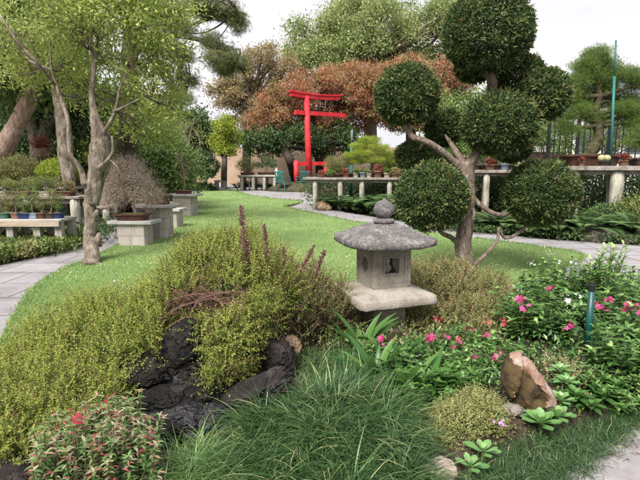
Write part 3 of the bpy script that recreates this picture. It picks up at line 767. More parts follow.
tree('garden_tree', 'knotty trunked tree growing in the lawn beside the paving with a loose yellow-green crown', 'tree', base,
     [lp(91, 268, dyb), lp(92, 255, dyb * .5), lp(90, 238), lp(91, 220), lp(90, 205), lp(91, 190)], [.13, .1, .092, .08, .078, .085], blobs, 'bark_grey', 'lf_left', 1250, .095, 22, T_leaf(.36, .06), .062, 260, .3, seg=16, jit=.07, extra=knots, lr=.08, droop=-.15, lump=0, lb=.2, hub_list=[lp(95, 60), lp(92, 92), lp(120, 88, -.1), lp(130, 70), lp(60, 95), lp(52, 70), lp(116, 110, -.1), lp(145, 96, -.2)])

# shaggy fibre-clad trunk and others behind the left benches
def LP(px, py, Y): return at(px, py, Y)
def bare(name, label, polys, mat, base, cat='tree trunk', extra=None):
    th = thing(name, label, cat, base); T_ = Tubes()
    for pts, r in polys: limb(T_, pts, r, 10, 5, .08)
    T_.obj('trunk', th, mat); return th
Y = 13.
D1 = lambda x, y: LP(x, y, Y)
def place_big(name, label, base, polys, bark, blobs, leafm, ncl, cr, k, T, size, **kw):
    th = thing(name, label, 'tree', base); T_ = Tubes()
    for pts, r in polys: limb(T_, pts, r, 12, 6, .07)
    C = Cloud(); c, idx = clump_crown(C, blobs, ncl, cr, k, T, size, kw.get('shell', .5), kw.get('flat', .7), .6, kw.get('droop', .1), kw.get('outw', .8))
    tips = [np.array(p[-1], float) for p, r in polys]
    for ci in RS.choice(len(c), min(len(c), kw.get('limbs', 40)), replace=False):
        t_ = tips[int(np.argmin([np.linalg.norm(c[ci] - q) for q in tips]))]
        m_ = (t_ + c[ci]) / 2 + RS.normal(0, .1, 3)
        limb(T_, [t_, m_, c[ci]], [kw.get('lr', .04), kw.get('lr', .04) * .6, .008], 5, 3)
    T_.obj('trunk', th, bark); C.obj('crown', th, leafm); return th
place_big('leaning_tree', 'tree with pinkish bark leaning up to the right behind the back bench', gp(-14, 222), [([gp(-14, 222, -.1), LP(-4, 165, 11.2), LP(6, 145, 11), LP(18, 122, 11), LP(31, 95, 11), LP(40, 60, 11)], [.3, .24, .2, .18, .17, .1])], 'bark_pink',
          [E(10, 40, 11, 60, 40, 1.5), E(45, 80, 11.3, 20, 20, .6), E(0, 90, 11.5, 34, 26, .7), E(30, -10, 11, 70, 30, 1.5)], 'lf_mid', 420, .24, 30, LEAF, .13, limbs=60)
place_big('forked_tree', 'grey tree trunk forking in a Y behind the bright green bonsai', gp(40, 211), [([gp(40, 211, -.1), LP(40, 165, 13), LP(39, 145, 13), LP(33, 125, 13), LP(25, 105, 13.1)], [.3, .24, .22, .16, .13]), ([LP(39, 150, 13), LP(45, 130, 13), LP(53, 112, 13), LP(60, 90, 13)], [.2, .16, .14, .1])], 'bark_grey',
          [E(30, 80, 13.4, 50, 30, 1.2), E(70, 110, 13.6, 26, 26, .8)], 'lf_dark', 380, .26, 30, LEAF, .14, limbs=40)
place_big('shaggy_tree', 'grey tree with shaggy fibrous trunk rising between the benches and the lawn tree', gp(72, 226), [([gp(72, 226, -.1), LP(70, 190, 10.4), LP(66, 160, 10.4), LP(64, 130, 10.4), LP(60, 105, 10.4), LP(52, 75, 10.5)], [.12, .12, .15, .15, .12, .07])], 'bark_grey',
          [E(52, 60, 10.6, 26, 26, .7)], 'lf_left', 60, .22, 24, LEAF, .11, limbs=14)
# thick understorey far left
def shrub(name, label, cat, base, blobs, leafm, n, cr, k, T, size, group=None, shell=.55, **kw):
    th = thing(name, label, cat, base, group); C = Cloud()
    c, idx = clump_crown(C, blobs, n, cr, k, T, size, shell, **kw)
    T_ = Tubes(); b = np.array(base, float)
    for ci in RS.choice(len(c), min(len(c), 26), replace=False):
        limb(T_, [b + np.array([RS.normal(0, .1), RS.normal(0, .1), -.05]), (b + c[ci]) / 2 + RS.normal(0, .1, 3), c[ci]], [.03, .02, .006], 4, 3)
    T_.obj('stems', th, 'bark_dark'); C.obj('foliage', th, leafm); return th
def SH(label, px, pyb, blobs, leafm, n, cr, k, T, size, name='shrub', cat='shrub', z=0., group=None, **kw):
    b = blobs[0]; base = (b[0], b[1], z)
    return shrub(name, label, cat, base, blobs, leafm, n, cr, k, T, size, group, **kw)
SH('dark evergreen hedge closing the view behind the left benches', 0, 0, [E(-30, 150, 17, 60, 55, 1.5), E(40, 140, 17, 50, 50, 1.5), E(100, 150, 18, 40, 45, 1.5)], 'lf_dark', 900, .3, 26, LEAF, .16, 'hedge', 'hedge')
SH('mid green leafy shrub behind the hazy bare bonsai', 0, 0, [E(150, 158, 15, 32, 32, 1.1), E(176, 170, 15, 20, 22, .8)], 'lf_mid', 420, .2, 26, LEAF, .12)
SH('yellow-green bushy tree top showing over the hazy bare bonsai', 0, 0, [E(140, 125, 16.5, 30, 26, 1.), E(110, 140, 17, 26, 28, 1.)], 'lf_left', 420, .2, 26, LEAF, .13)
SH('low green shrub at the lawn edge behind the square stone pedestal', 0, 0, [E(120, 198, 17, 34, 17, .8), E(158, 193, 18, 22, 10, .7)], 'lf_dark', 300, .16, 22, LEAF, .1)

# pine boughs reaching across from the left
Y = 11.
pb = []
for px, py, rx, ry in [(202, 6, 20, 9), (226, 10, 12, 10), (237, 22, 6, 8), (180, 28, 12, 8), (182, 54, 9, 7), (188, 78, 8, 7), (182, 98, 9, 6), (209, 40, 9, 6), (222, 50, 11, 6), (236, 62, 9, 7), (224, 68, 9, 6), (214, 60, 6, 5), (152, 40, 14, 14), (150, 8, 18, 12)]:
    pb.append(E(px, py, Y + rnd.uniform(-.5, .5), rx, ry, .5))
place_big('pine_tree', 'tall pine with dark drooping boughs reaching over from behind the lawn tree', gp(128, 214), [([gp(128, 214, -.1), LP(128, 120, 11), LP(132, 30, 11), LP(140, -40, 11)], [.22, .2, .16, .1]), ([LP(131, 50, 11), LP(160, 36, 11), LP(200, 40, 11), LP(236, 64, 11)], [.1, .07, .05, .02]), ([LP(135, 20, 11), LP(165, 15, 11), LP(200, 8, 11), LP(236, 12, 11)], [.09, .06, .04, .02]), ([LP(131, 90, 11), LP(150, 95, 11), LP(180, 100, 11)], [.07, .05, .03])],
          'bark_dark', pb, 'lf_pine', 520, .09, 30, TUFTS, .1, shell=.2, limbs=120, lr=.025, droop=.3, flat=.6)

# ---- backdrop trees
tree('round_headed_tree', 'tall pale green tree rising over the rust-coloured trees', 'tree', gp(372, 180.5), [gp(372, 180.5, -.1), at(370, 120, 46), at(371, 80, 46), at(372, 50, 46)], [.7, .6, .45, .3],
     [E(372, 28, 46, 46, 30, 3.5), E(318, 38, 46, 30, 22, 2.5), E(425, 32, 46, 34, 30, 3), E(350, 62, 45, 60, 24, 3), E(300, 58, 46, 18, 14, 2), E(455, 20, 47, 24, 28, 2.5), E(360, 5, 46, 22, 12, 2), E(440, 70, 46, 30, 26, 2)], 'bark_grey', 'lf_pale', 2300, .42, 28, LEAF, .24, 220, .5, lr=.2, lump=9, outw=.4, tvar=.85)
tree('ruddy_tree', 'olive and rust leafed tree with thin rising limbs left of the red gate', 'tree', gp(246, 183.5), [gp(246, 183.5, -.1), at(247, 150, 34), at(250, 115, 34), at(252, 95, 34)], [.35, .3, .24, .18],
     [E(262, 60, 34, 18, 16, 1.3), E(240, 78, 34, 14, 12, 1.2), E(232, 98, 34, 20, 14, 1.3), E(268, 95, 34, 20, 22, 1.4), E(244, 125, 34, 22, 12, 1.4), E(284, 70, 34.5, 16, 16, 1.2), E(218, 88, 34, 12, 7, .8), E(256, 112, 34, 22, 12, 1.)], 'bark_grey', 'lf_olive', 1200, .22, 20, LEAF, .15, 260, .3, lr=.25, lump=5, outw=.4, tvar=.85)
tree('rust_tree', 'rust-orange autumn tree spreading directly behind the red gate', 'tree', gp(322, 184), [gp(322, 184, -.1), at(321, 165, 33), at(318, 140, 33), at(318, 125, 33)], [.45, .4, .35, .25],
     [E(318, 95, 33, 32, 26, 2.4), E(285, 112, 33, 28, 24, 2.), E(270, 130, 33, 24, 16, 1.6), E(345, 85, 33.5, 28, 22, 2.), E(325, 122, 34, 40, 18, 2)], 'bark_dark', 'lf_rust', 1900, .19, 30, LEAFN, .2, 200, .45, lr=.22, lump=9, outw=.4, tvar=.85)
tree('rust_tree', 'rust-orange autumn tree right of the red gate, behind the clipped balls', 'tree', gp(412, 184), [gp(412, 184, -.1), at(412, 165, 32), at(411, 140, 32), at(410, 125, 32)], [.45, .4, .35, .25],
     [E(395, 82, 32, 42, 24, 2.2), E(440, 88, 32, 30, 28, 2), E(370, 100, 32.5, 28, 24, 2), E(425, 118, 32, 44, 20, 2)], 'bark_dark', 'lf_rust', 1900, .19, 30, LEAFN, .2, 200, .45, lr=.22, lump=9, outw=.4, tvar=.85)
tree('dark_tree', 'dark green broad tree with bare lower trunk across the lawn left of the gate', 'tree', gp(292, 185.5), [gp(296, 185.5, -.1), at(292, 165, 31), at(286, 152, 31), at(288, 145, 31)], [.35, .3, .25, .2],
     [E(285, 138, 31.5, 32, 13, 1.6), E(262, 143, 31.5, 22, 12, 1.4), E(335, 143, 32, 26, 16, 1.6)], 'bark_dark', 'lf_dark', 560, .28, 26, LEAF, .2, 50, .4)
tree('dark_tree', 'dark grey-green tree beyond the far end of the lawn beside the yellow-green tree', 'tree', gp(186, 186), [gp(186, 186, -.1), at(187, 165, 30), at(188, 145, 30)], [.3, .25, .2],
     [E(188, 128, 30, 24, 18, 1.4), E(178, 145, 30, 20, 14, 1.2), E(205, 142, 30.5, 12, 12, 1.)], 'bark_grey', 'lf_dark', 460, .24, 26, LEAF, .19, 60, .4)
tree('lime_tree', 'small bright yellow-green tree at the far end of the lawn', 'tree', gp(224, 187.5), [gp(224, 187.5, -.05), at(224, 172, 27), at(225, 155, 27)], [.2, .17, .13],
     [E(225, 126, 27, 9, 9, .5), E(219, 142, 27, 8, 8, .5), E(233, 138, 27.5, 8, 9, .5), E(226, 150, 27, 8, 6, .5)], 'bark_dark', 'lf_lime', 260, .13, 22, LEAF, .13, 40, .4, lump=0)
tree('backdrop_tree', 'dim green tree filling the gap behind the clipped balls', 'tree', gp(492, 190), [gp(492, 190, -.1), at(492, 160, 24), at(490, 140, 24)], [.3, .25, .2],
     [E(480, 120, 24, 40, 30, 1.6), E(520, 140, 24.5, 34, 26, 1.6), E(455, 145, 24, 30, 22, 1.3)], 'bark_dark', 'lf_mid', 520, .28, 26, LEAF, .2, 60, .45)
# small three-tier topiary and thin trees at the end of the lawn
th = thing('small_topiary', 'small three-tiered clipped topiary on a pale stem at the end of the lawn', 'topiary tree', gp(206, 189.5))
T_ = Tubes(); limb(T_, [gp(206, 189.5, -.05), at(206, 180, 27.5), at(205, 165, 27.5), at(206, 157, 27.5)], [.09, .08, .07, .04], 8, 4); T_.obj('trunk', th, 'bench_post')
for px, py, rx, ry in ((205, 157.5, 9, 6), (199, 167, 8, 5), (212, 166, 7, 6), (206, 174, 8, 3.5)):
    C = Cloud(); clump_crown(C, [E(px, py, 27.5, rx, ry, .45)], 120, .07, 18, LEAF, .09, .8); C.obj('foliage_ball', th, 'lf_dark')
for i, (px, lab) in enumerate(((176, 'thin grey multi-stemmed bare tree behind the farthest pedestal'), (191, 'thin pale-barked bare tree between the farthest pedestal and the small topiary'))):
    th = thing('thin_tree', lab, 'tree', gp(px, 189)); T_ = Tubes()
    for k in range(6): limb(T_, [gp(px, 189, -.05), at(px + rnd.uniform(-4, 4), 168, 27.5), at(px + rnd.uniform(-14, 14), 140, 27.5), at(px + rnd.uniform(-22, 22), 118, 27.5)], [.09, .07, .045, .015], 6, 5, .1)
    T_.obj('trunk', th, 'bark_grey')
    C = Cloud(); clump_crown(C, [E(px, 140, 27.5, 18, 18, .8)], 60, .14, 12, LEAF, .12, .4); C.obj('crown', th, 'lf_bon_o')
SH('low clipped green hedge along the far end of the lawn', 0, 0, [E(200, 188, 28, 16, 4.5, .5), E(176, 190, 28, 14, 4, .5)], 'lf_dark', 260, .1, 20, LEAF, .1, 'hedge', 'hedge')
SH('dense dark hedge band beyond the far benches', 0, 0, [E(110, 165, 42, 70, 22, 2), E(330, 172, 45, 80, 14, 2), E(500, 165, 44, 90, 25, 2)], 'lf_dark', 1100, .5, 24, LEAF, .36, 'hedge', 'hedge')
SH('distant green trees seen past the pine boughs low on the left', 0, 0, [E(20, 120, 44, 120, 55, 3), E(150, 140, 44, 60, 34, 3)], 'lf_mid', 1100, .6, 24, LEAF, .4, 'tree', 'tree')
SH('tall dark trees behind the fence at the right-hand edge', 0, 0, [E(700, 150, 34, 40, 30, 3)], 'lf_dark', 300, .5, 24, LEAF, .36, 'tree', 'tree')
# ================================================================ boxes, pots, bonsai
def post_mesh(bm, x, y, z0, z1, r, n=14):
    rings = []
    for i in range(5):
        t = i / 4; rr = r * (1 + .04 * math.sin(i * 2.1 + x)); 
        rings.append([bm.verts.new((x + rr * math.cos(2 * PI * k / n), y + rr * math.sin(2 * PI * k / n), z0 + (z1 - z0) * t)) for k in range(n)])
    for a, b in zip(rings[:-1], rings[1:]):
        for k in range(n): bm.faces.new((a[k], a[(k + 1) % n], b[(k + 1) % n], b[k]))
    bm.faces.new(list(reversed(rings[0]))); bm.faces.new(rings[-1])
def bench(label, p, q, z, depth, thick, posts, pr_, mat='bench_dark', pmat='bench_post', square=False, group='long display benches for bonsai', apron=0., backrow=True):
    "raised display bench from p to q (front edge, world xy), the depth runs away from the lawn"
    p, q = Vector((p[0], p[1], 0)), Vector((q[0], q[1], 0)); d_ = (q - p); L = d_.length; d_.normalize(); nrm = Vector((-d_.y, d_.x, 0))
    if nrm.y < 0: nrm = -nrm
    a = math.atan2(d_.y, d_.x)
    th = thing('display_bench', label, 'bench', p, group)
    nb = 3
    bm = bmesh.new()
    for i in range(nb):
        w_ = depth / nb; c = p + d_ * L / 2 + nrm * (w_ * (i + .5)); box(bm, (c.x, c.y, z - thick / 2 + rnd.uniform(-.003, .003)), (L, w_ - .012, thick), a, .008)
    bmobj('bench_top', bm, th, mat)
    if apron:
        bm = bmesh.new(); c = p + d_ * L / 2 - nrm * .012; box(bm, (c.x, c.y, z - .012 - apron / 2), (L - .02, .03, apron), a, .005); bmobj('apron', bm, th, 'bench_wood')
    for s in (.18, .82):
        bm = bmesh.new(); c = p + d_ * L / 2 + nrm * depth * s; box(bm, (c.x, c.y, z - thick - .045), (L - .1, .06, .085), a, .005)
        bmobj('rail', bm, th, 'bench_dark')
    for t in posts:
        for s in ((.16, .84) if backrow else (.3,)):
            c = p + d_ * L * t + nrm * depth * s; bm = bmesh.new(); zt = z - thick - (.0 if not square else .0)
            if square: box(bm, (c.x, c.y, zt / 2 - .02), (pr_ * 2, pr_ * 2, zt + .04), a, .006)
            else: post_mesh(bm, c.x, c.y, -.05, zt, pr_)
            bmobj('post', bm, th, pmat, not square)
    return th

def pot(bm, x, y, z, w_, d_, h, rot=0., ex=8., flare=1.12):
    superloft(bm, [(.42 * w_, z + .0), (.44 * w_, z + .01), (.5 * w_ * .97, z + h * .8), (.5 * w_ * flare, z + h * .82), (.5 * w_ * flare, z + h), (.5 * w_ * .93, z + h), (.5 * w_ * .9, z + h * .86)], ex, 40, x, y, rot, 0, 1, d_ / w_)
def bonsai(name, label, x, y, z, pw, pd, ph, potm, leafm, tops, trunk=None, r=.03, style='round', n=60, k=26, size=.035, rot=0., cat='bonsai', group=None, ex=8, cr=None, potname='pot', bark='bark_grey', droop=.05, shell=.5, dens=1., moss=True):
    "potted tree: tops = ellipsoids (dx, dy, dz, rx, ry, rz) measured from the soil"
    th = thing(name, label, cat, (x, y, z), group)
    bm = bmesh.new(); pot(bm, x, y, z + .002, pw, pd, ph, rot, ex); bmobj(potname, bm, th, potm, False)
    bm = bmesh.new(); superloft(bm, [(pw * .46, z + ph * .8), (pw * .44, z + ph * .9), (pw * .3, z + ph * 1.02), (pw * .1, z + ph * 1.1)], ex * .7, 28, x, y, rot, 0, 1, pd / pw); rough(bm, .006, 20)
    bmobj('soil', bm, th, 'moss' if moss else 'soil', True)
    s = np.array([x, y, z + ph])
    B = [(x + a, y + b, z + ph + c, rx, ry, rz) for a, b, c, rx, ry, rz in tops]
    if trunk is None:
        c0 = np.mean([b[:3] for b in B], 0); trunk = [(0, 0, -.02), tuple((c0 - s) * .4 + RS.normal(0, .02, 3)), tuple((c0 - s) * .8)]
    TT = Tubes(); pts = [s + np.array(t) for t in trunk]
    limb(TT, pts, np.linspace(r, r * .4, len(pts)), 9, 5, .1)
    for b in B:
        e = np.array(b[:3]); i = int(np.argmin([np.linalg.norm(p_ - e) + (.0 if j else .3) for j, p_ in enumerate(pts)]))
        limb(TT, [pts[i], (pts[i] + e) / 2 + RS.normal(0, .02, 3), e], [r * .45, r * .3, r * .1], 6, 4)
    C = Cloud(); sz = np.mean([b[3] for b in B])
    T = {'needle': TUFTS, 'round': LEAF, 'twig': LEAFN, 'grass': LEAFN, 'hair': T_leaf(.07, .0)}[style]
    c, idx = clump_crown(C, B, int(n * dens), cr or sz * .22, k, T, size, shell, .7, .6, droop)
    for ci in RS.choice(len(c), min(len(c), 26 if style not in ('twig', 'hair') else 160), replace=False):
        e = np.array(B[idx[ci]][:3]); limb(TT, [e, (e + c[ci]) / 2 + RS.normal(0, sz * .06, 3), c[ci]], [r * .2, r * .12, r * .05], 4, 2)
    TT.obj('trunk', th, bark); C.obj('foliage', th, leafm)
    return th
def potplant(label, x, y, z, w_, h, potm, kind, leafm=None, group=None):
    th = thing('potted_plant', label, 'potted plant', (x, y, z), group)
    bm = bmesh.new(); pot(bm, x, y, z + .002, w_, w_, h, 0, 2.2, 1.1); bmobj('pot', bm, th, potm, True)
    bm = bmesh.new(); superloft(bm, [(w_ * .46, z + h * .85), (w_ * .4, z + h * .95), (w_ * .1, z + h)], 2.1, 20, x, y); bmobj('soil', bm, th, 'soil', True)
    C = Cloud(); s = np.array([x, y, z + h])
    if kind == 'rosette':
        n_ = 60; a = RS.random(n_) * 2 * PI; e = RS.random(n_) ** .7 * 1.3; d = np.stack([np.cos(a) * np.cos(e), np.sin(a) * np.cos(e), np.sin(e)], 1)
        C.add(SPOON, np.repeat(s[None], n_, 0) + RS.normal(0, w_ * .1, (n_, 3)) * [1, 1, .2], d, (0, 0, 1.), w_ * RS.uniform(.5, .9, n_), RS.random(n_))
    elif kind == 'cactus':
        for cx in (-.25, .28):
            bm = bmesh.new(); r = w_ * .36
            rr = superloft(bm, [(max(.004, r * math.sin(PI * i / 10)), z + h + r * .95 * (1 - math.cos(PI * i / 10)) - .01) for i in range(1, 10)], 2, 28, x + cx * w_, y)
            for v in bm.verts:
                dx, dy = v.co.x - x - cx * w_, v.co.y - y; a = math.atan2(dy, dx); f = 1 + .07 * math.cos(a * 12); v.co.x = x + cx * w_ + dx * f; v.co.y = y + dy * f
            bmobj('cactus_stem', bm, th, 'cactus', True)
        C = None
    else:
        clump_crown(C, [(x, y, z + h + w_ * .35, w_ * .5, w_ * .5, w_ * .4)], 26, w_ * .1, 14, LEAF, w_ * .22, .4)
    if C is not None: C.obj('foliage', th, leafm)
    return th
M['moss'] = noisemat('moss_soil', [(.05, .06, .015), (.12, .15, .03), (.16, .13, .06)], 20, bump=.6, bscale=90)
M['cactus'] = noisemat('cactus_skin', [(.3, .3, .14), (.5, .48, .26)], 20, bump=.5, bscale=120)
M['block'] = blockmat('concrete_block', (.47, .42, .39), (.4, .36, .33), (.26, .24, .22), .4, .2, .5, mort=.006)

# ================================================================ left: pedestals
PEDS = []
def pedestal(label, pxl, pxr, pyb, pytop, slab_l, slab_r, rot, depth):
    p = gp((pxl + pxr) / 2, pyb); wd = gp(pxr, pyb)[0] - gp(pxl, pyb)[0]
    z = at(320, pytop, p[1])[2]; x, y = p[0], p[1] + depth / 2
    th = thing('block_pedestal', label, 'pedestal', (x, y, 0), 'block pedestals along the left edge of the lawn')
    bm = bmesh.new(); hh = z - .055
    box(bm, (0, 0, hh / 2), (wd, depth, hh), 0, .006)
    me_bm = bm
    for v in me_bm.verts: v.co = Matrix.Rotation(rot, 4, 'Z') @ v.co
    for v in me_bm.verts: v.co += Vector((x, y, 0))
    o = bmobj('block_base', me_bm, th, 'block')
    bm = bmesh.new(); nrow = max(2, round(hh / .2)); ch = hh / nrow
    for i in range(1, nrow): box(bm, (x, y, i * ch), (wd + .004, depth + .004, .008), rot)
    for i in range(nrow):
        for s in (-1, 1):
            for off in ((0.,) if i % 2 else (-.0,)):
                c = Matrix.Rotation(rot, 3, 'Z') @ Vector((off + (.06 if i % 2 else -.02), s * depth / 2, 0)); box(bm, (x + c.x, y + c.y, (i + .5) * ch), (.008, .005, ch - .01), rot)
                c = Matrix.Rotation(rot, 3, 'Z') @ Vector((s * wd / 2, (.05 if i % 2 else -.04), 0)); box(bm, (x + c.x, y + c.y, (i + .5) * ch), (.005, .008, ch - .01), rot)
    bmobj('mortar_joints', bm, th, 'joint')
    bm = bmesh.new(); sl = at(slab_l, pytop, p[1])[0]; sr = at(slab_r, pytop, p[1])[0]
    box(bm, ((sl + sr) / 2, y, z - .026), (sr - sl, depth + .1, .055), rot, .008); rough(bm, .003, 12)
    bmobj('slab_top', bm, th, 'slab')
    return ((sl + sr) / 2, y, z)
M['joint'] = noisemat('mortar', [(.2, .185, .17), (.3, .28, .26)], 20, bump=.3)
P1 = pedestal('near block pedestal, two courses high, with a wide slab under the hazy bare bonsai', 119, 146, 247.5, 221, 108, 153, R(-4), .36)
P2 = pedestal('tallest block pedestal holding an empty-looking rough brown tray', 147, 167, 240, 205, 133, 174, R(-4), .4)
P3 = pedestal('small low block pedestal between the taller ones with a rock on its slab', 162, 178, 229, 209, 157, 181, R(-4), .4)
P4 = pedestal('farthest block pedestal with a thin bonsai on its pale slab', 174, 192, 217, 194.5, 165, 197, R(-4), .6)
# hazy bare bonsai
tops = [(-.06, 0, .5, .46, .4, .36), (-.34, 0, .34, .28, .28, .26), (.26, 0, .34, .24, .25, .24), (-.1, 0, .75, .3, .3, .18)]
bonsai('bare_bonsai', 'wide hazy leafless bonsai in a dark oval tray on the near pedestal', P1[0] - .02, P1[1] - .02, P1[2], .56, .34, .11, 'pot_brown', 'lf_twig', tops, [(0.05, 0, -.02), (.02, 0, .12), (-.05, 0, .28)], .035, 'hair', 620, 34, .05, ex=3.5, cr=.075, shell=.35, moss=True)
th = bonsai('bonsai_tray', 'rough dark brown rectangular tray planted with stumpy dark stock on the tallest pedestal', P2[0], P2[1], P2[2], .46, .36, .17, 'pot_brown', 'lf_bon_o', [(.08, 0, .07, .1, .1, .05)], [(0.05, 0, -.02), (.08, 0, .05), (.1, 0, .1)], .03, 'twig', 20, 14, .03, ex=7)
bm = bmesh.new(); superloft(bm, [(.06, 0), (.1, .03), (.09, .1), (.04, .15)], 2.2, 20, P3[0], P3[1], 0, P3[2]); rough(bm, .03, 9)
tag(bmobj('rock', bm, None, 'boulder_grey', True), 'small brown rock on the low block pedestal', 'rock')
bonsai('thin_bonsai', 'thin upright nearly bare bonsai in a flat brown tray on the farthest pedestal', P4[0], P4[1], P4[2], .42, .3, .1, 'pot_brown', 'lf_bon_o', [(0, 0, .55, .3, .3, .4), (-.1, 0, .85, .25, .25, .3)], [(0, 0, -.02), (.02, 0, .3), (-.03, 0, .7)], .03, 'twig', 60, 10, .04, ex=7)

# ================================================================ left: tiered benches
def px_x(px, Y): return at(px, 200, Y)[0]
G_L = 'wooden display benches left of the paving'
yb1 = gp(55, 252)[1]; z1b = at(55, 219.5, yb1)[2]
B1 = bench('low front bench with a pale timber apron carrying small glazed pots', (px_x(-60, yb1), yb1), (px_x(58.5, yb1), yb1), z1b, .55, .045, [.08, .3, .55, .78, .965], .055, 'slab', 'bench_post', True, G_L, .1)
yb2 = gp(73, 237)[1]; z2b = at(73, 196.5, yb2)[2]
B2 = bench('middle bench of the tiered left benches, crowded with brown trays', (px_x(-60, yb2), yb2), (px_x(79, yb2), yb2), z2b, .6, .05, [.1, .35, .6, .95], .085, 'bench_dark', 'bench_post', False, G_L)
yb3 = 10.4; z3b = at(60, 187, yb3)[2]
B3 = bench('back bench of the tiered left benches under the bright yellow-green bonsai', (px_x(-60, yb3), yb3), (px_x(77, yb3), yb3), z3b, .8, .05, [.1, .35, .6, .96], .07, 'bench_dark', 'bench_post', False, G_L)
yb4 = gp(101, 229)[1]; z4b = at(101, 206, yb4)[2]
B4 = bench('short bench end seen just right of the knotty tree trunk', (px_x(78, yb4), yb4), (px_x(106, yb4), yb4), z4b, .6, .05, [.2, .9], .07, 'bench_dark', 'bench_post', False, G_L)
yb5 = 12.2
B5 = bench('short higher bench behind the one right of the knotty tree trunk', (px_x(80, yb5), yb5), (px_x(104, yb5), yb5), at(100, 195, yb5)[2], .6, .05, [.2, .9], .07, 'bench_dark', 'bench_post', False, G_L)
G = 'small bonsai in pots on the low front bench'
row = [(-34, 'pot_brown', 'brown', 'lf_bon_g'), (-18, 'pot_dark', 'dark', 'lf_bon_o'), (4, 'pot_green', 'dark green', 'lf_bon_o'), (16, 'pot_terra', 'terracotta', 'lf_bon_o'), (25, 'pot_blue', 'deep blue', 'lf_bon_g'), (33, 'pot_ltblue', 'pale blue', 'lf_bon_g'), (41, 'pot_brown', 'round reddish brown', 'lf_bon_o'), (50, 'pot_dark', 'dark brown', 'lf_bon_o'), (61, 'pot_blue', 'blue rectangular', 'lf_bon_g')]
where = {-34: 'beyond', -18: 'beyond', 4: 'at the far left of the low front bench', 16: 'between the green and blue pots on the front bench', 25: 'beside the pale blue pot on the front bench', 33: 'between the deep blue and brown pots', 41: 'right of the pale blue pot', 50: 'second from the apron end', 61: 'at the apron end'}
for i, (px, pm, cn, lm) in enumerate(row):
    yy = yb1 + (.16 if px < 55 else .2); x = at(px, 212, yy)[0] if px < 55 else px_x(56.5, yy)
    w_ = .16 if px not in (61, 25) else .2; h = rnd.uniform(.22, .36)
    lab = f'small bonsai in {cn} pot {where[px]}' if px > 0 else f'small bonsai in a {cn} pot on the front bench by the picture edge'
    bonsai('small_bonsai', lab, x, yy, z1b, w_, w_ * .75, .085, pm, lm, [(rnd.uniform(-.04, .04), 0, h, .11, .1, .08), (rnd.uniform(-.08, .08), 0, h * .65, .08, .08, .06)], None, .012, 'round', 46, 12, .022, ex=rnd.choice([2.2, 7]), group=G)
# second line of little pots further back on that bench
for i, px in enumerate((8, 21, 37, 46, 55)):
    yy = yb1 + .42; x = at(px, 210, yy)[0]
    potplant(['tiny plant in a terracotta pot behind the dark green pot on the front bench', 'tiny plant in a cream pot behind the deep blue pot on the front bench', 'tiny plant in a brown pot behind the pale blue pot on the front bench', 'tiny plant in a cream pot behind the round reddish pot on the front bench', 'tiny plant in a terracotta pot behind the blue rectangular pot'][i], x, yy, z1b, .11, .09, ['pot_terra', 'pot_cream', 'pot_brown', 'pot_cream', 'pot_terra'][i], 'leafy', 'lf_bon_g')
G = 'bonsai in brown trays on the middle left bench'
for i, (px, pm, lm, lab) in enumerate(((3, 'pot_cream', 'lf_bon_o', 'bonsai in a cream tray at the left of the middle bench'), (14, 'pot_brown', 'lf_bon_g', 'green bonsai in a brown tray, second along the middle bench'), (24, 'pot_terra', 'lf_bon_o', 'olive bonsai in an orange-brown pot on the middle bench'), (36, 'pot_dark', 'lf_bon_g', 'green bonsai in a dark tray at the centre of the middle bench'), (46, 'pot_cream', 'lf_bon_o', 'olive bonsai in a cream pot right of the dark tray on the middle bench'), (61, 'pot_brown', 'lf_bon_o', 'low olive bonsai in a long reddish brown tray at the end of the middle bench'))):
    yy = yb2 + .2; w_ = .5 if px == 61 else .24; h = rnd.uniform(.12, .22)
    bonsai('bench_bonsai', lab, at(px, 190, yy)[0], yy, z2b, w_, .2, .085, pm, lm, [(rnd.uniform(-.05, .05), 0, h, .14, .12, .08), (rnd.uniform(-.1, .1), 0, h * .7, .1, .1, .06)], None, .014, 'round', 50, 12, .024, group=G)
G = 'large bushy bonsai on the back left bench'
def wpx(n_, Y): return n_ * Y / FPX
yy = yb3 + .3
for (px, half, pm, lm, dz, rz, lab, nn) in ((-22, 22, 'pot_brown', 'lf_bon_o', .4, .22, 'olive bushy bonsai at the outer end of the back bench', 240), (19, 22, 'pot_brown', 'lf_bon_o', .32, .25, 'wide olive-green sparse bonsai on the back bench left of the bright one', 300), (58, 18, 'pot_brown', 'lf_bon_y', .28, .2, 'bright yellow-green dome-shaped bonsai on the back bench', 420)):
    hw = wpx(half, yy)
    bonsai('bushy_bonsai', lab, at(px, 180, yy)[0], yy, z3b, hw * 1.3, .3, .09, pm, lm, [(0, 0, dz, hw * .8, .3, rz), (-hw * .5, 0, dz * .8, hw * .5, .26, rz * .75), (hw * .5, 0, dz * .8, hw * .5, .26, rz * .75)], [(0, 0, -.02), (.05, 0, .1), (0, 0, .22)], .035, 'round', nn, 22, .035, group=G)
for px, Y_, zb_, lab in ((88, yb4 + .2, z4b, 'small brown-potted bonsai on the short bench right of the knotty trunk'), (99, yb4 + .2, z4b, 'small bonsai in a dark tray at the end of the short bench beside the path'), (92, yb5 + .2, at(100, 195, yb5)[2], 'small olive bonsai on the higher short bench behind')):
    bonsai('small_bonsai', lab, at(px, 200, Y_)[0], Y_, zb_, .24, .18, .08, 'pot_brown', 'lf_bon_o', [(0, 0, .16, .13, .12, .09)], None, .014, 'round', 44, 12, .026)
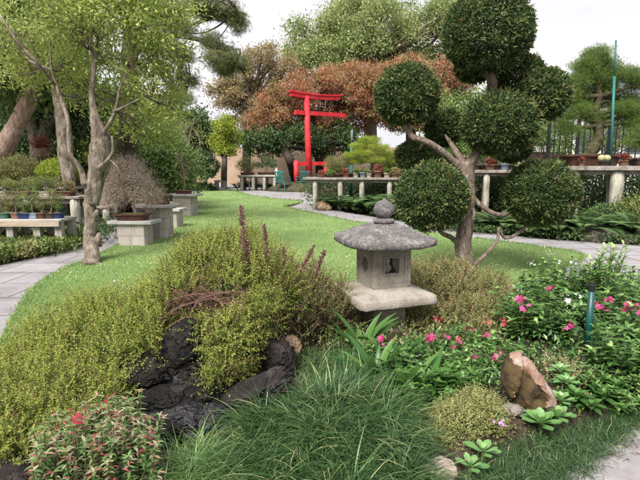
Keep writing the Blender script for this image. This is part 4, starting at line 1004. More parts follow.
# red lidded feeder on the forked trunk
p = LP(42, 148, 12.6)
bird = thing('hanging_basket', 'small red and tan hanging basket against the forked grey trunk', 'basket', p)
bm = bmesh.new(); superloft(bm, [(.06, p[2] - .28), (.15, p[2] - .2), (.17, p[2] - .02), (.15, p[2])], 2, 24, p[0], p[1]); bmobj('basket', bm, bird, 'boulder_tan', True)
C = Cloud(); clump_crown(C, [(p[0], p[1], p[2] + .1, .17, .17, .18)], 50, .05, 16, LEAF, .06, .3); C.obj('foliage', bird, 'lf_red')
p = LP(75, 141, 10.2)
# ground cover under the left benches
G = 'low leafy plants under the left benches'
def groundcover(name, label, cat, pts, leafm, T, size, n, h, spread=.16, kind='stuff'):
    C = Cloud(); P = np.array(pts)
    q = P[RS.integers(0, len(P), n)] + RS.normal(0, spread, (n, 3)) * [1, 1, 0]; q[:, 2] += RS.random(n) ** .6 * h
    t = np.array([noise.noise(Vector((a[0] * 3, a[1] * 3, 0))) for a in q]) * .6 + .45 + RS.normal(0, .15, n)
    C.add(T, q, unit(RS.normal(size=(n, 3)) + np.array([0, 0, .6])), unit(RS.normal(size=(n, 3)) * .5 + np.array([0, 0, 1])), size * RS.uniform(.6, 1.3, n), t)
    return tag(C.obj(name, None, leafm), label, cat, kind=kind)
pts = [gp(px, py) + np.array([rnd.uniform(-.1, .1), rnd.uniform(0, .5), 0]) for px in range(-40, 62, 3) for py in (254, 250)] + [gp(px, 265.5 - 13 * (px + 10) / 70) + np.array([0, .15, 0]) for px in range(-60, 60, 3)] + [gp(px, py) for px, py in ((66, 246), (72, 244), (78, 242), (84, 240), (92, 236), (98, 233), (104, 230), (112, 224), (118, 219))]
pts = [q for q in pts for _ in range(2)]
M['lf_cover'] = leafmat('groundcover_leaf', [(.05, .06, .02), (.1, .15, .03), (.2, .24, .08), (.28, .2, .11)], .5, .25)
groundcover('ground_cover_leaves', 'mixed green and reddish leafy ground cover under the left benches', 'ground cover', pts, 'lf_cover', LEAF, .06, 13000, .22, .13)
pts = [np.array([px_x(px, Y_), Y_, 0]) for Y_ in np.arange(8.4, 14, .5) for px in range(-40, 100, 6)]
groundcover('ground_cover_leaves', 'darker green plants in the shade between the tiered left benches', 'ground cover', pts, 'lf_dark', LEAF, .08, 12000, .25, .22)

# ================================================================ right: long benches
sA, sB = at(303, 200, 15.3), at(402, 200, 14.7)
zA = at(318, 177.5, 15.2)[2]
BR1 = bench('long grey bench of log posts running from the red gate to behind the lantern', (sA[0], 15.2), (sB[0], 14.8), zA, .9, .07, [.12, .38, .6, .88], .075, 'bench_dark', 'bench_post')
sC, sD = at(426, 200, 14.2), at(526, 200, 13.)
zC = at(493, 170, 13.4)[2]
BR2 = bench('grey bench on a slim pale post seen between the topiary trunk and its lower ball', (sC[0], 13.9), (sD[0], 13.2), zC, .9, .08, [.15, .62], .09, 'bench_dark', 'bench_post')
sE, sF = at(566, 200, 10.2), at(700, 200, 9.2)
zE = at(618, 166, 9.9)[2]
BR3 = bench('near right bench on a thick pale log post under the big pine bonsai', (sE[0], 10.2), (sF[0], 9.2), zE, 1.15, .09, [.05, .4, .8], .125, 'bench_dark', 'bench_post')
# far bench beyond the lawn
sG, sH = at(237, 180, 28.5), at(278, 180, 28.)
BR4 = bench('far pale bench across the end of the lawn beside the green chair', (sG[0], 28.5), (sH[0], 28.2), at(255, 175, 28.4)[2], .9, .09, [.1, .38, .65, .9], .1, 'slab', 'bench_post')
# small stone seats
def seat(label, pxl, pxr, pyt, pyb, Y_):
    th = thing('stone_bench', label, 'seat', (at((pxl + pxr) / 2, pyb, Y_)[0], Y_, 0)); zt = at(320, pyt, Y_)[2]; x0, x1 = at(pxl, pyt, Y_)[0], at(pxr, pyt, Y_)[0]
    bm = bmesh.new(); box(bm, ((x0 + x1) / 2, Y_, zt - .06), (x1 - x0, .5, .12), 0, .01); bmobj('seat', bm, th, 'slab')
    for f in (.15, .85):
        bm = bmesh.new(); box(bm, (x0 + (x1 - x0) * f, Y_, (zt - .12) / 2), (.18, .4, zt - .12), 0, .01); bmobj('leg', bm, th, 'slab')
seat('small pale stone seat in the gap at the very end of the lawn', 215, 226, 180, 187, 29.)
seat('long low stone seat under the shrubs behind the farthest pedestal', 163, 182, 181, 189, 27.)

# ---- green plastic chairs by the far bench
def chair(label, px, Y_, rot):
    p = at(px, 190, Y_); th = thing('garden_chair', label, 'chair', (0, 0, 0), 'green plastic chairs by the far bench')
    bm = bmesh.new(); box(bm, (0, 0, .43), (.5, .46, .035), 0, .012); bmobj('seat', bm, th, 'teal')
    bm = bmesh.new()
    for i in range(5): box(bm, (-.18 + .09 * i, .25 + .03, .68), (.05, .02, .42), 0, .005, R(-10))
    box(bm, (0, .315, .89), (.48, .03, .07), 0, .01); bmobj('backrest', bm, th, 'teal')
    for sx in (-1, 1):
        bm = bmesh.new(); box(bm, (sx * .26, .02, .66), (.05, .48, .03), 0, .01); box(bm, (sx * .26, -.2, .54), (.04, .04, .24), 0, .01); bmobj('armrest', bm, th, 'teal')
        for sy in (-1, 1):
            bm = bmesh.new(); box(bm, (sx * .235, sy * .2, .21), (.045, .045, .42), 0, .008, R(-3) * sy); bmobj('leg', bm, th, 'teal')
    th.location = (p[0], Y_, .0); th.rotation_euler.z = rot; th.scale = (1.25, 1.25, 1.22); return th
chair('green plastic garden chair standing at the right end of the far pale bench', 283, 27.2, R(150))
chair('second green plastic chair, mostly behind the braced posts of the red gate', 303, 27.8, R(200))
th = thing('white_bottle', 'white bottle standing on the far bench beside the green chair', 'bottle', (at(289, 172, 28.3)[0] - .35, 28.5, BR4.location.z))
p = (sH[0] - .12, 28.45, at(255, 175, 28.4)[2]); th.location = p
bm = bmesh.new(); superloft(bm, [(.08, 0), (.09, .02), (.09, .25), (.04, .33), (.04, .4)], 2, 16, p[0], p[1], 0, p[2]); bmobj('bottle_body', bm, th, 'white_paint', True)
# bonsai on far bench
zf = p[2]
bonsai('far_bonsai', 'pale dome-shaped bonsai on the left part of the far bench', at(247, 170, 28.7)[0], 28.8, zf, .8, .4, .14, 'pot_brown', 'lf_bon_o', [(0, 0, .55, .5, .4, .35), (-.35, 0, .35, .3, .3, .2), (.35, 0, .35, .3, .3, .2)], None, .07, 'round', 120, 16, .07)
bonsai('far_bonsai', 'dark spreading bonsai in a brown tray on the right part of the far bench', at(266, 170, 28.7)[0], 28.8, zf, 1., .4, .16, 'pot_brown', 'lf_dark', [(0, 0, .75, .25, .3, .3), (-.35, 0, .4, .25, .3, .2), (.35, 0, .5, .3, .3, .22)], None, .08, 'round', 130, 16, .07)

# ---- what stands on the middle right bench
zb = zA
def onb(px, t=.3): # position on bench 1
    f = (px - 303) / 99.; return sA[0] + (sB[0] - sA[0]) * f, 15.2 - .4 * f + .9 * t
x, y = onb(372, .5)
k = 15. / FPX
th = bonsai('cloud_pine', 'broad yellow-green layered pine bonsai on the long bench right of the red gate', x, y, zb, .9, .5, .16, 'pot_dark', 'lf_bon_y',
   [((px_ - 372) * k, dy_, (172 - py_) * k - .12, rx_ * k, .34, rz_ * k) for px_, py_, rx_, rz_, dy_ in ((371, 136, 11, 3, 0), (361, 142, 10, 2.6, .1), (380, 143, 11, 2.8, -.1), (366, 149, 13, 2.8, -.1), (388, 149.5, 12, 2.8, .1), (353, 151, 8, 2.4, 0), (396, 155, 9, 2.6, 0), (376, 156, 13, 2.6, -.1), (358, 157, 9, 2.2, .1))],
   [(0, 0, -.03), (.06, 0, .25), (-.04, 0, .5), (0, 0, .85)], .06, 'needle', 900, 22, .05, cat='bonsai', cr=.04, droop=-.6)
x, y = onb(345, .6)
bonsai('olive_bonsai', 'low olive bonsai left of the yellow-green layered pine, behind the teal pole', x, y, zb, .6, .4, .12, 'pot_brown', 'lf_bon_o', [(-.1, 0, .3, .32, .3, .16), (.2, 0, .42, .3, .3, .14), (-.35, 0, .2, .2, .2, .1)], None, .05, 'needle', 160, 14, .06, droop=-.3)
x, y = onb(333, .5)
bonsai('olive_bonsai', 'drooping brownish-green bonsai beside the right brace of the red gate', x, y, zb, .5, .4, .1, 'pot_brown', 'lf_bon_o', [(0, 0, .35, .25, .25, .2), (.1, 0, .15, .25, .2, .12)], None, .04, 'needle', 90, 14, .06)
G = 'small pots along the front of the long right bench'
for px, w_, h, pm, kd, lm, lab in ((322, .2, .07, 'pot_terra', 'leafy', 'lf_red', 'small reddish plant in a shallow pot at the gate end of the long bench'), (331, .22, .06, 'pot_dark', 'leafy', 'lf_bon_g', 'small green plant in a shallow dark bowl on the long bench'), (347, .2, .13, 'pot_terra', 'rosette', 'lf_red', 'reddish pink succulent in a clay pot left of the teal pole'), (357, .16, .14, 'pot_cream', 'rosette', 'lf_bon_g', 'small succulent in a cream pot right of the teal pole'), (364, .2, .16, 'pot_ltblue', 'leafy', 'lf_bon_o', 'small plant in a pale blue pot below the layered pine'), (370, .16, .12, 'pot_cream', 'leafy', 'lf_bon_o', 'small plant in a cream pot in the middle of the long bench'), (379, .24, .2, 'pot_terra', 'leafy', 'lf_red', 'plant with red leaves in a bright clay pot below the layered pine'), (388, .2, .14, 'pot_cream', 'rosette', 'lf_bon_g', 'pale succulent in a cream pot near the lantern end of the long bench'), (396, .24, .12, 'pot_terra', 'leafy', 'lf_olive', 'brown-leaved plant in a clay pot at the lantern end of the long bench')):
    x, y = onb(px, .18); potplant(lab, x, y, zb, w_, h, M[pm], kd, lm, G)
def onb2(px, t=.3):
    f = (px - 426) / 100.; return sC[0] + (sD[0] - sC[0]) * f, 13.9 - .7 * f + .9 * t
for px, w_, h, pm, kd, lm, lab in ((441, .22, .16, 'pot_brown', 'leafy', 'lf_bon_o', 'small plant in a brown pot left of the topiary trunk'), (493, .26, .15, 'pot_terra', 'rosette', 'lf_red', 'red-leaved succulent in a round clay pot right of the topiary trunk'), (508, .2, .17, 'pot_ltblue', 'leafy', 'lf_bon_g', 'small plant in a pale blue pot right of the red-leaved succulent'), (524, .26, .12, 'pot_cream', 'cactus', None, 'pale round cacti in a cream bowl at the very end of the middle right bench')):
    x, y = onb2(px, .2); potplant(lab, x, y, zC, w_, h, M[pm], kd, lm)
x, y = onb2(508, .7)
bonsai('tray_bonsai', 'low bonsai in a long dark tray behind the small pots right of the topiary trunk', x, y, zC, 1.1, .4, .14, 'pot_dark', 'lf_bon_g', [(-.2, 0, .3, .35, .3, .16), (.3, 0, .4, .35, .3, .16)], None, .05, 'round', 120, 14, .05)
# big pine bonsai
YB = 10.6
zb = zE; k = YB / FPX; bx_ = at(589, 160, YB)[0]
def q(px, py, rx, ry, dy=0.): return ((px - 589) * k, dy, (154 - py) * k, rx * k, max(.25, rx * k * .9), ry * k)
bonsai('pine_bonsai', 'big spreading pine bonsai in a wide brown tray on the near right bench', bx_, YB, zb, 1.12, .6, .24, 'pot_brown', 'lf_bon_g',
   [q(a_[0], a_[1], a_[2] * 1.1, a_[3] * 1.35, *a_[4:]) for a_ in ((590, 60, 12, 5), (578, 70, 11, 5), (603, 68, 12, 5, .2), (617, 78, 12, 5), (594, 80, 13, 5, .1), (572, 84, 11, 5), (633, 86, 11, 5), (605, 90, 12, 5, .2), (583, 95, 12, 5, .3), (627, 99, 12, 5, .3), (566, 98, 10, 5), (600, 102, 13, 5, .4), (574, 110, 11, 5), (618, 110, 12, 5), (636, 112, 9, 5), (560, 119, 9, 5), (590, 116, 9, 4, .1), (604, 121, 9, 4, .3), (566, 130, 9, 4), (628, 122, 9, 4))],
   [(0, 0, -.06), (.06, 0, .14), (.16, 0, .34), (.14, 0, .6), (.06, 0, .85), (.1, 0, 1.2), (.04, 0, 1.6)], .14, 'needle', 2300, 24, .055, cr=.065, droop=-.6, ex=8, bark='bark_mossy', shell=.3)

G = 'little pots crowded on the tiered left benches'
k_ = 0
for (yy0, zz0, y_off, pxs, tier) in ((yb1, z1b, .3, (0, 10, 29, 45), 'front'), (yb2, z2b, .42, (8, 19, 30, 41, 51, 71), 'middle'), (yb3, z3b, .12, (2, 10, 30, 38, 46, 70), 'back')):
    for px in pxs:
        yy = yy0 + y_off; pm = ['pot_brown', 'pot_cream', 'pot_dark', 'pot_terra', 'pot_ltblue'][k_ % 5]; k_ += 1
        potplant('small plant in ' + {'pot_brown': 'a brown', 'pot_cream': 'a cream', 'pot_dark': 'a dark', 'pot_terra': 'a clay', 'pot_ltblue': 'a pale blue'}[pm] + ' pot in the second row of the left ' + tier + ' bench', at(px, 200, yy)[0], yy, zz0, rnd.uniform(.1, .16), rnd.uniform(.07, .11), pm, 'leafy', rnd.choice(['lf_bon_g', 'lf_bon_o', 'lf_cover']), G + ', ' + tier + ' tier')

for f_, tr_, pm, lm, lab in ((.1, 0, 'pot_brown', 'lf_bon_g', 'bushy green bonsai in a brown tray glimpsed left of the topiary trunk'), (.62, 0, 'pot_dark', 'lf_mid', 'dense dark green bonsai behind the slim pale post')):
    bonsai('bench_bonsai', lab, sC[0] + (sD[0] - sC[0]) * f_, 13.9 - .7 * f_ + .6, zC, .7, .4, .15, pm, lm, [(-.15, 0, .4, .35, .3, .2), (.25, 0, .5, .35, .3, .2), (0, 0, .75, .3, .3, .15)], None, .05, 'round', 220, 16, .055)
for px_, lab, lm, hh_ in ((339, 'low reddish-brown bonsai behind the small pots left of the teal pole', 'lf_olive', .22), (386, 'small bright green bonsai right of the layered pine', 'lf_bon_y', .2), (398, 'mid-green rounded bonsai at the lantern end of the long bench', 'lf_bon_g', .34)):
    x, y = onb(px_, .75); bonsai('bench_bonsai', lab, x, y, zA, .42, .3, .1, 'pot_brown', lm, [(-.06, 0, hh_, .22, .2, .14), (.12, 0, hh_ * .8, .16, .16, .1)], None, .03, 'round', 120, 14, .045)

G = 'bonsai crowding the tiered left benches'
for i, (px, Yo, zt_, lm, sz_, lab) in enumerate(((-6, yb2 + .35, z2b, 'lf_bon_g', .16, 'small green bonsai at the outer end of the middle left bench'), (10, yb2 + .38, z2b, 'lf_olive', .15, 'small brownish bonsai behind the cream tray on the middle left bench'), (30, yb2 + .38, z2b, 'lf_bon_o', .17, 'small olive bonsai behind the orange-brown pot on the middle bench'), (53, yb2 + .36, z2b, 'lf_bon_g', .17, 'small green bonsai before the long reddish tray on the middle bench'), (70, yb2 + .36, z2b, 'lf_olive', .13, 'tiny brownish bonsai at the post end of the middle left bench'),
        (37, yb3 + .55, z3b, 'lf_bon_g', .2, 'green bonsai between the olive and bright bonsai on the back bench'), (-2, yb3 + .5, z3b, 'lf_mid', .22, 'dark green bonsai behind the wide olive one on the back bench'), (74, yb3 + .4, z3b, 'lf_bon_o', .14, 'small olive bonsai at the end of the back bench'), (12, yb1 + .38, z1b, 'lf_olive', .1, 'tiny brownish bonsai behind the terracotta pot on the front bench'), (29, yb1 + .4, z1b, 'lf_bon_g', .1, 'tiny green bonsai behind the two blue pots on the front bench'), (47, yb1 + .38, z1b, 'lf_bon_o', .1, 'tiny olive bonsai behind the dark brown pot on the front bench'))):
    bonsai('small_bonsai', lab, at(px, 200, Yo)[0], Yo, zt_, sz_ * 1.5, sz_, .07, ['pot_brown', 'pot_dark', 'pot_cream'][i % 3], lm, [(0, 0, sz_ * 1.1, sz_ * .8, sz_ * .7, sz_ * .5), (sz_ * .4, 0, sz_ * .7, sz_ * .5, sz_ * .5, sz_ * .35)], None, .014, 'round', 60, 12, .026, group=G)
# ================================================================ ferns under the right benches
M['lf_fern'] = leafmat('fern_frond', [(.03, .07, .025), (.075, .14, .045), (.14, .22, .08)], .5, .3)
def fern_mesh(seed, R_=.5, nf=16):
    C = Cloud(); rg = np.random.default_rng(seed)
    for i in range(nf):
        a = 2 * PI * i / nf + rg.normal() * .2; el = rg.uniform(.75, 1.4); L = R_ * rg.uniform(.75, 1.15); n = 20
        t = np.linspace(0, 1, n); ang = el - 1.5 * t ** 1.3
        dx = np.cumsum(np.cos(ang)) * L / n; dz = np.cumsum(np.sin(ang)) * L / n
        P = np.stack([dx * math.cos(a), dx * math.sin(a), dz + .02], 1)
        tan = unit(np.gradient(P, axis=0)); side = np.array([-math.sin(a), math.cos(a), 0])
        tt = rg.random()
        pl = L * .27 * np.sin(PI * np.clip(t * .93 + .07, 0, 1)) ** .7
        for s in (-1, 1):
            for off in (0, .5):
                C.add(T_leaf(.15, .02), (P + tan * off * L / n)[2:], unit(side * s + tan * .35)[2:], np.array([0, 0, 1.]) + tan[2:] * .2, pl[2:], tt * .6 + .4 * t[2:])
    return C
fern_protos = []
G_F = 'ferns under the right benches'
def place_ferns(spots, labels, group):
    for i, (x, y, z, s) in enumerate(spots):
        if len(fern_protos) < 3:
            f = thing('fern', labels, 'fern', (0, 0, 0), group); fern_mesh(40 + len(fern_protos)).obj('fronds', f, 'lf_fern')
            T_ = Tubes(); T_.add([(0, 0, -.04), (0, 0, .03), (.01, 0, .06)], [.03, .035, .01], 7); T_.obj('rootstock', f, 'bark_dark')
            fern_protos.append(f); o = f
        else: o = copy_tree(fern_protos[i % 3]); o['label'] = labels; o['group'] = group
        o.location = (x, y, z); o.rotation_euler.z = rnd.uniform(0, 6); o.scale = (s, s, s * rnd.uniform(.8, 1.15))
sp = []
for i in range(22):
    f = i / 21; px = 331 + 118 * f; p = gp(px, 210 + 15 * f); sp.append((p[0], p[1] + (.1 if i % 2 else .7), 0, rnd.uniform(1.3, 1.9)))
place_ferns(sp, 'green fern in the dense fern bank under the long bench behind the lantern', 'ferns under the long right bench')
sp = []
for i in range(12):
    p = gp(452 + 9 * i, 229 + .9 * i); sp.append((p[0], p[1] + (.1 if i % 2 else .7), 0, rnd.uniform(1.0, 1.5)))
place_ferns(sp, 'green fern growing under the bench on the slim pale post', 'ferns under the slim-posted bench')
sp = []
for i in range(14):
    p = gp(550 + 8.5 * i, 239 + .4 * i); sp.append((p[0], p[1] + (.25 if i % 2 else .8), 0, rnd.uniform(1.1, 1.7)))
place_ferns(sp, 'broad green fern beside the thick log post of the near right bench', 'ferns around the thick log post')
sp = []
for i in range(8):
    p = gp(238 + 6 * i, 190); sp.append((p[0], p[1] - .2, 0, rnd.uniform(1.3, 1.8)))
place_ferns(sp, 'green fern under the far pale bench at the end of the lawn', 'ferns under the far bench')
# rocks
def rock(label, px, pyb, Y0, w_, h, mat, seed, name='rock', squash=1., bed=False, rot=0.):
    p = gp(px, pyb) if not bed else GB(px, pyb)
    bm = bmesh.new(); bmesh.ops.create_icosphere(bm, subdivisions=5, radius=1)
    for v in bm.verts:
        q_ = v.co * 1.1 + Vector((seed, 0, 0)); n_ = noise.noise(q_) * .35 + noise.noise(q_ * 2.7) * .16 + abs(noise.noise(q_ * 6)) * .07
        cell = noise.cell(v.co * 1.6 + Vector((seed, 3, 0))) * .06
        v.co *= (1 + n_ + cell); v.co.z *= .9
        v.co = Vector((v.co.x * w_ / 2, v.co.y * w_ / 2 * squash, v.co.z * h * .6 + h * .35))
    bmesh.ops.rotate(bm, verts=bm.verts, matrix=Matrix.Rotation(rot, 3, 'Z'))
    bmesh.ops.translate(bm, verts=bm.verts, vec=Vector(p) + Vector((0, w_ * .3, 0)))
    return tag(bmobj(name, bm, None, mat, True), label, 'rock')
rock('rounded tan boulder beside the first log post of the long bench', 324, 211, 0, .42, .36, 'boulder_tan', 3)
rock('flat grey-brown boulder lying at the foot of the thick log post', 602, 242, 0, .62, .32, 'boulder_grey', 8)
rock('smaller grey rock right of the thick log post', 630, 244, 0, .4, .16, 'boulder_grey', 12)
# dark planting behind the right benches
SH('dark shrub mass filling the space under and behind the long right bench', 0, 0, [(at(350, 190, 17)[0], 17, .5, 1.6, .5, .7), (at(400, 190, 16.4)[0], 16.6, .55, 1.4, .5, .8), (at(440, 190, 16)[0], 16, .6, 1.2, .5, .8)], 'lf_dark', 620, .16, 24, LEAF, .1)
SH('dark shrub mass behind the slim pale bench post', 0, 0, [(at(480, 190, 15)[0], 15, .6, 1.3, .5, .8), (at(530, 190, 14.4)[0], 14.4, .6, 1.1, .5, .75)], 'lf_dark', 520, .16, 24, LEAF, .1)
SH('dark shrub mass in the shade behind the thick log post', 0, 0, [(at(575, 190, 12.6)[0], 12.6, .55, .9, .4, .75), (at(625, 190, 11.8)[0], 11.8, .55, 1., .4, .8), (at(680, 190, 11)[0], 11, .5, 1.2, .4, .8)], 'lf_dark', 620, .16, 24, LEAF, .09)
SH('low bushy grey-green shrub beside the paving right of the thick log post', 0, 0, [E(640, 215, 9.6, 26, 20, .4)], 'lf_cover', 160, .09, 22, LEAF, .06)
SH('arching grey-green shrub leaning over the boulder by the thick log post', 0, 0, [E(608, 218, 9.6, 18, 12, .3)], 'lf_fern', 110, .08, 22, LEAFN, .07)

# ================================================================ walls, fence, building
def wall(label, x0, y0, x1, y1, h, t, mat, name='wall', z0=0.):
    bm = bmesh.new(); L = math.hypot(x1 - x0, y1 - y0); box(bm, ((x0 + x1) / 2, (y0 + y1) / 2, z0 + h / 2), (L, t, h), math.atan2(y1 - y0, x1 - x0), .02)
    return tag(bmobj(name, bm, None, mat), label, 'wall')
a, b = at(190, 160, 39), at(470, 160, 39)
wall('long tan rendered garden wall behind the red gate', a[0], 39, b[0], 39, 2.9, .25, 'tan_wall')
# black metal fence
fx0, fy0 = at(548, 150, 15.0)[0], 15.0; fx1, fy1 = at(720, 150, 12.2)[0], 12.2
L = math.hypot(fx1 - fx0, fy1 - fy0); fa = math.atan2(fy1 - fy0, fx1 - fx0)
th = thing('metal_fence', 'black metal bar fence behind the big pine bonsai', 'fence', (fx0, fy0, 0))
zt = at(560, 112, 14.5)[2]
def fpt(t): return (fx0 + (fx1 - fx0) * t, fy0 + (fy1 - fy0) * t)
npn = 5
for i in range(npn + 1):
    x, y = fpt(i / npn); bm = bmesh.new(); box(bm, (x, y, zt / 2 + .05), (.09, .09, zt + .1), fa, .005); bmobj('post', bm, th, 'black_metal')
for i in range(npn):
    bm = bmesh.new(); (xa, ya), (xb, yb_) = fpt((i + .02) / npn), fpt((i + .98) / npn)
    for zz_ in (zt - .08, zt * .5, .25): box(bm, ((xa + xb) / 2, (ya + yb_) / 2, zz_), (L / npn * .96, .035, .05), fa)
    for j in range(1, 5):
        x, y = fpt((i + j / 5) / npn); box(bm, (x, y, zt / 2 + .05), (.028, .028, zt - .25), fa)
    bmobj('bar_panel', bm, th, 'black_metal')
# low brown boarded wall section
a, b = at(520, 160, 16.2), at(566, 160, 15.6)
# white building beyond the fence
bx0, bx1 = at(560, 150, 22)[0], at(760, 150, 22)[0]
bd = thing('white_building', 'low white building with a grey-blue eave and small windows beyond the black fence', 'building', (bx0, 22, 0))
zt2 = at(600, 100, 22)[2]
bm = bmesh.new(); box(bm, ((bx0 + bx1) / 2, 24, zt2 / 2), (bx1 - bx0, 4, zt2), 0, .02); bmobj('wall', bm, bd, 'white_wall')
bm = bmesh.new()
xr = at(622, 90, 21)[0]
vs = [(xr, 20.6, at(622, 98, 20.6)[2]), (bx1 + 1, 20.6, at(622, 84, 20.6)[2]), (bx1 + 1, 27, at(622, 60, 27)[2]), (xr + .6, 27, at(640, 76, 27)[2])]
f1 = [bm.verts.new(v) for v in vs]; f2 = [bm.verts.new((v[0], v[1], v[2] - .18)) for v in vs]
bm.faces.new(f1); bm.faces.new(list(reversed(f2)))
for i in range(4): bm.faces.new((f1[i], f1[(i + 1) % 4], f2[(i + 1) % 4], f2[i]))
bmobj('roof', bm, bd, 'roof_grey')
for i, px in enumerate((585, 610, 633, 655, 680)):
    x = at(px, 150, 22)[0]; zw = at(px, 140, 22)[2]
    bm = bmesh.new(); box(bm, (x, 21.985, zw), (.75, .05, 1.15), 0, .005); fr = bmobj('window', bm, bd, 'roof_grey')
    bm = bmesh.new()
    for dx in (-.16, .16): box(bm, (x + dx, 21.955, zw), (.28, .03, 1.0), 0, 0)
    bmobj('pane', bm, fr, 'glass')
# white garden hut with a row of small panes, seen through the gap
hx0, hx1 = at(528, 150, 19)[0], at(572, 150, 19)[0]
hut = thing('brown_shed', 'low brown timber shed with a row of small white-framed panes beyond the middle right bench', 'shed', (hx0, 19, 0))
zh = at(550, 140, 19)[2]
bm = bmesh.new(); box(bm, ((hx0 + hx1) / 2, 20, zh / 2), (hx1 - hx0, 2, zh), 0, .02); bmobj('wall', bm, hut, 'pot_dark')
bm = bmesh.new(); box(bm, ((hx0 + hx1) / 2, 20, zh + .06), (hx1 - hx0 + .3, 2.4, .1), 0, .01); bmobj('roof', bm, hut, 'roof_grey')
for i in range(4):
    x = hx0 + (hx1 - hx0) * (.2 + .2 * i); z_ = at(550, 149, 19)[2]
    bm = bmesh.new(); box(bm, (x, 18.985, z_), (.28, .04, .24), 0, .004); bmobj('window', bm, hut, 'slab')
# teal poles
def pole(label, px0, py0, px1, py1, Y_, r, pyb=None):
    b = at(px0, py0, Y_); t = at(px1, py1, Y_); d_ = t - b; g = b - d_ / d_[2] * b[2]
    th = thing('garden_pole', label, 'pole', (g[0], g[1], 0))
    T_ = Tubes(); T_.add([g + np.array([0, 0, -.05]), b + d_ * .7], r, 12); T_.obj('lower_tube', th, 'teal')
    T_ = Tubes(); T_.add([b + d_ * .695, t], r * .62, 12); T_.obj('upper_tube', th, 'roof_grey')
th = thing('garden_pole', 'tall thin teal pole rising beside the big pine bonsai against the sky', 'pole', (*at(611, 160, 10.16)[:2], zE))
b_, t_ = at(611, 160, 10.16), at(616, 40, 10.16); b_[2] = zE
T_ = Tubes(); T_.add([b_, b_ + (t_ - b_) * .72], .026, 12); T_.obj('lower_tube', th, 'teal')
T_ = Tubes(); T_.add([b_ + (t_ - b_) * .715, t_], .017, 12); T_.obj('upper_tube', th, 'teal')
pole('short thin teal pole behind the long bench beside the layered pine', 351, 175, 352, 130, 16.3, .05)
# plants right edge bench
YB2 = 10.1
bonsai('edge_bonsai', 'dense low green pine bonsai in a dark pot at the outer bench end', at(642, 160, YB2)[0], YB2, zE, .42, .34, .16, 'pot_dark', 'lf_bon_g', [(-.1, 0, .36, .26, .25, .12), (.2, 0, .42, .26, .25, .12), (0, 0, .52, .22, .2, .1)], None, .04, 'needle', 240, 16, .06, droop=-.4)
potplant('pair of round pale cacti in a dark pot at the foot of the teal pole', at(604, 160, 10.08)[0], 10.08, zE, .2, .1, 'pot_dark', 'cactus')
potplant('pinkish succulent in a clay pot between the cacti and the dense low pine', at(624, 160, 9.95)[0], 9.95, zE, .17, .12, 'pot_terra', 'rosette', 'lf_red')
potplant('tiny pink succulent in a clay pot in front of the wide brown tray', at(582, 160, 10.2)[0], 10.2, zE, .12, .1, 'pot_terra', 'rosette', 'lf_red')

pts = [gp(px, 206 + 22 * (px - 325) / 120) + np.array([0, o_, 0]) for px in range(325, 450, 4) for o_ in (.1, .5, .9)] + [gp(px, 231.5 + 8 * (px - 450) / 110) + np.array([0, o_, 0]) for px in range(446, 570, 4) for o_ in (.05, .4, .9)] + [gp(px, 240.5 + 5 * (px - 560) / 80) + np.array([0, o_, 0]) for px in range(560, 700, 4) for o_ in (.1, .5, 1.)]
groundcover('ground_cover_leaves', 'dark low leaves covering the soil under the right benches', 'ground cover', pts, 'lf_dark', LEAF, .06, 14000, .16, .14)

SH('loose green shrub in front of the white building, half hiding the black fence', 0, 0, [E(560, 140, 17.5, 14, 16, .5), E(605, 135, 17.5, 20, 14, .6), E(640, 128, 17.5, 18, 22, .6), E(540, 130, 17.5, 12, 14, .5)], 'lf_mid', 260, .16, 20, LEAF, .1)
# ================================================================ foreground planting
M['lf_bush'] = leafmat('bush_leaf', [(.055, .08, .018), (.155, .205, .038), (.28, .33, .065), (.42, .42, .12), (.34, .16, .08)], .5, .35, [0, .35, .65, .94, 1])
M['lf_bush_b'] = leafmat('bush_leaf_bronze', [(.07, .075, .02), (.2, .21, .05), (.32, .3, .09), (.28, .12, .06)], .5, .3, [0, .45, .8, 1])
M['lf_shrub_r'] = leafmat('reddish_shrub_leaf', [(.06, .07, .03), (.17, .18, .06), (.3, .3, .12), (.42, .3, .2), (.38, .12, .09)], .5, .3, [0, .4, .75, .93, 1])
M['lf_mondo'] = leafmat('mondo_grass', [(.014, .034, .014), (.042, .098, .03), (.11, .19, .065), (.3, .34, .14), (.45, .41, .23)], .35, .25, [0, .35, .72, .9, 1], .5)
M['lf_mondo_l'] = leafmat('light_strap_grass', [(.025, .06, .018), (.08, .16, .045), (.18, .28, .09), (.42, .43, .22)], .4, .3, [0, .4, .8, 1], .45)
M['lf_vinca'] = leafmat('vinca_leaf', [(.022, .06, .018), (.065, .145, .035), (.14, .25, .065), (.3, .38, .14)], .35, .25, [0, .4, .85, 1], .5)
M['lf_lily'] = leafmat('lily_leaf', [(.02, .065, .016), (.055, .14, .03), (.12, .23, .055)], .35, .35, None, .5)
M['lf_nand'] = leafmat('nandina_leaf', [(.025, .06, .02), (.07, .14, .045), (.15, .23, .08), (.33, .3, .2), (.34, .14, .12), (.26, .025, .04)], .4, .3, [0, .34, .6, .74, .86, 1])
M['lf_thyme'] = leafmat('pale_cushion_leaf', [(.12, .14, .04), (.3, .31, .1), (.48, .46, .2), (.6, .55, .32)], .55, .3)
M['lf_succ'] = leafmat('succulent_leaf', [(.06, .15, .04), (.14, .28, .09), (.25, .38, .16)], .35, .25, None, .5)
M['lf_seed'] = leafmat('seed_head', [(.06, .03, .03), (.17, .09, .08), (.32, .2, .17)], .7, .1)
M['pink'] = leafmat('pink_petals', [(.3, .015, .1), (.58, .03, .2), (.7, .1, .33)], .5, .25)
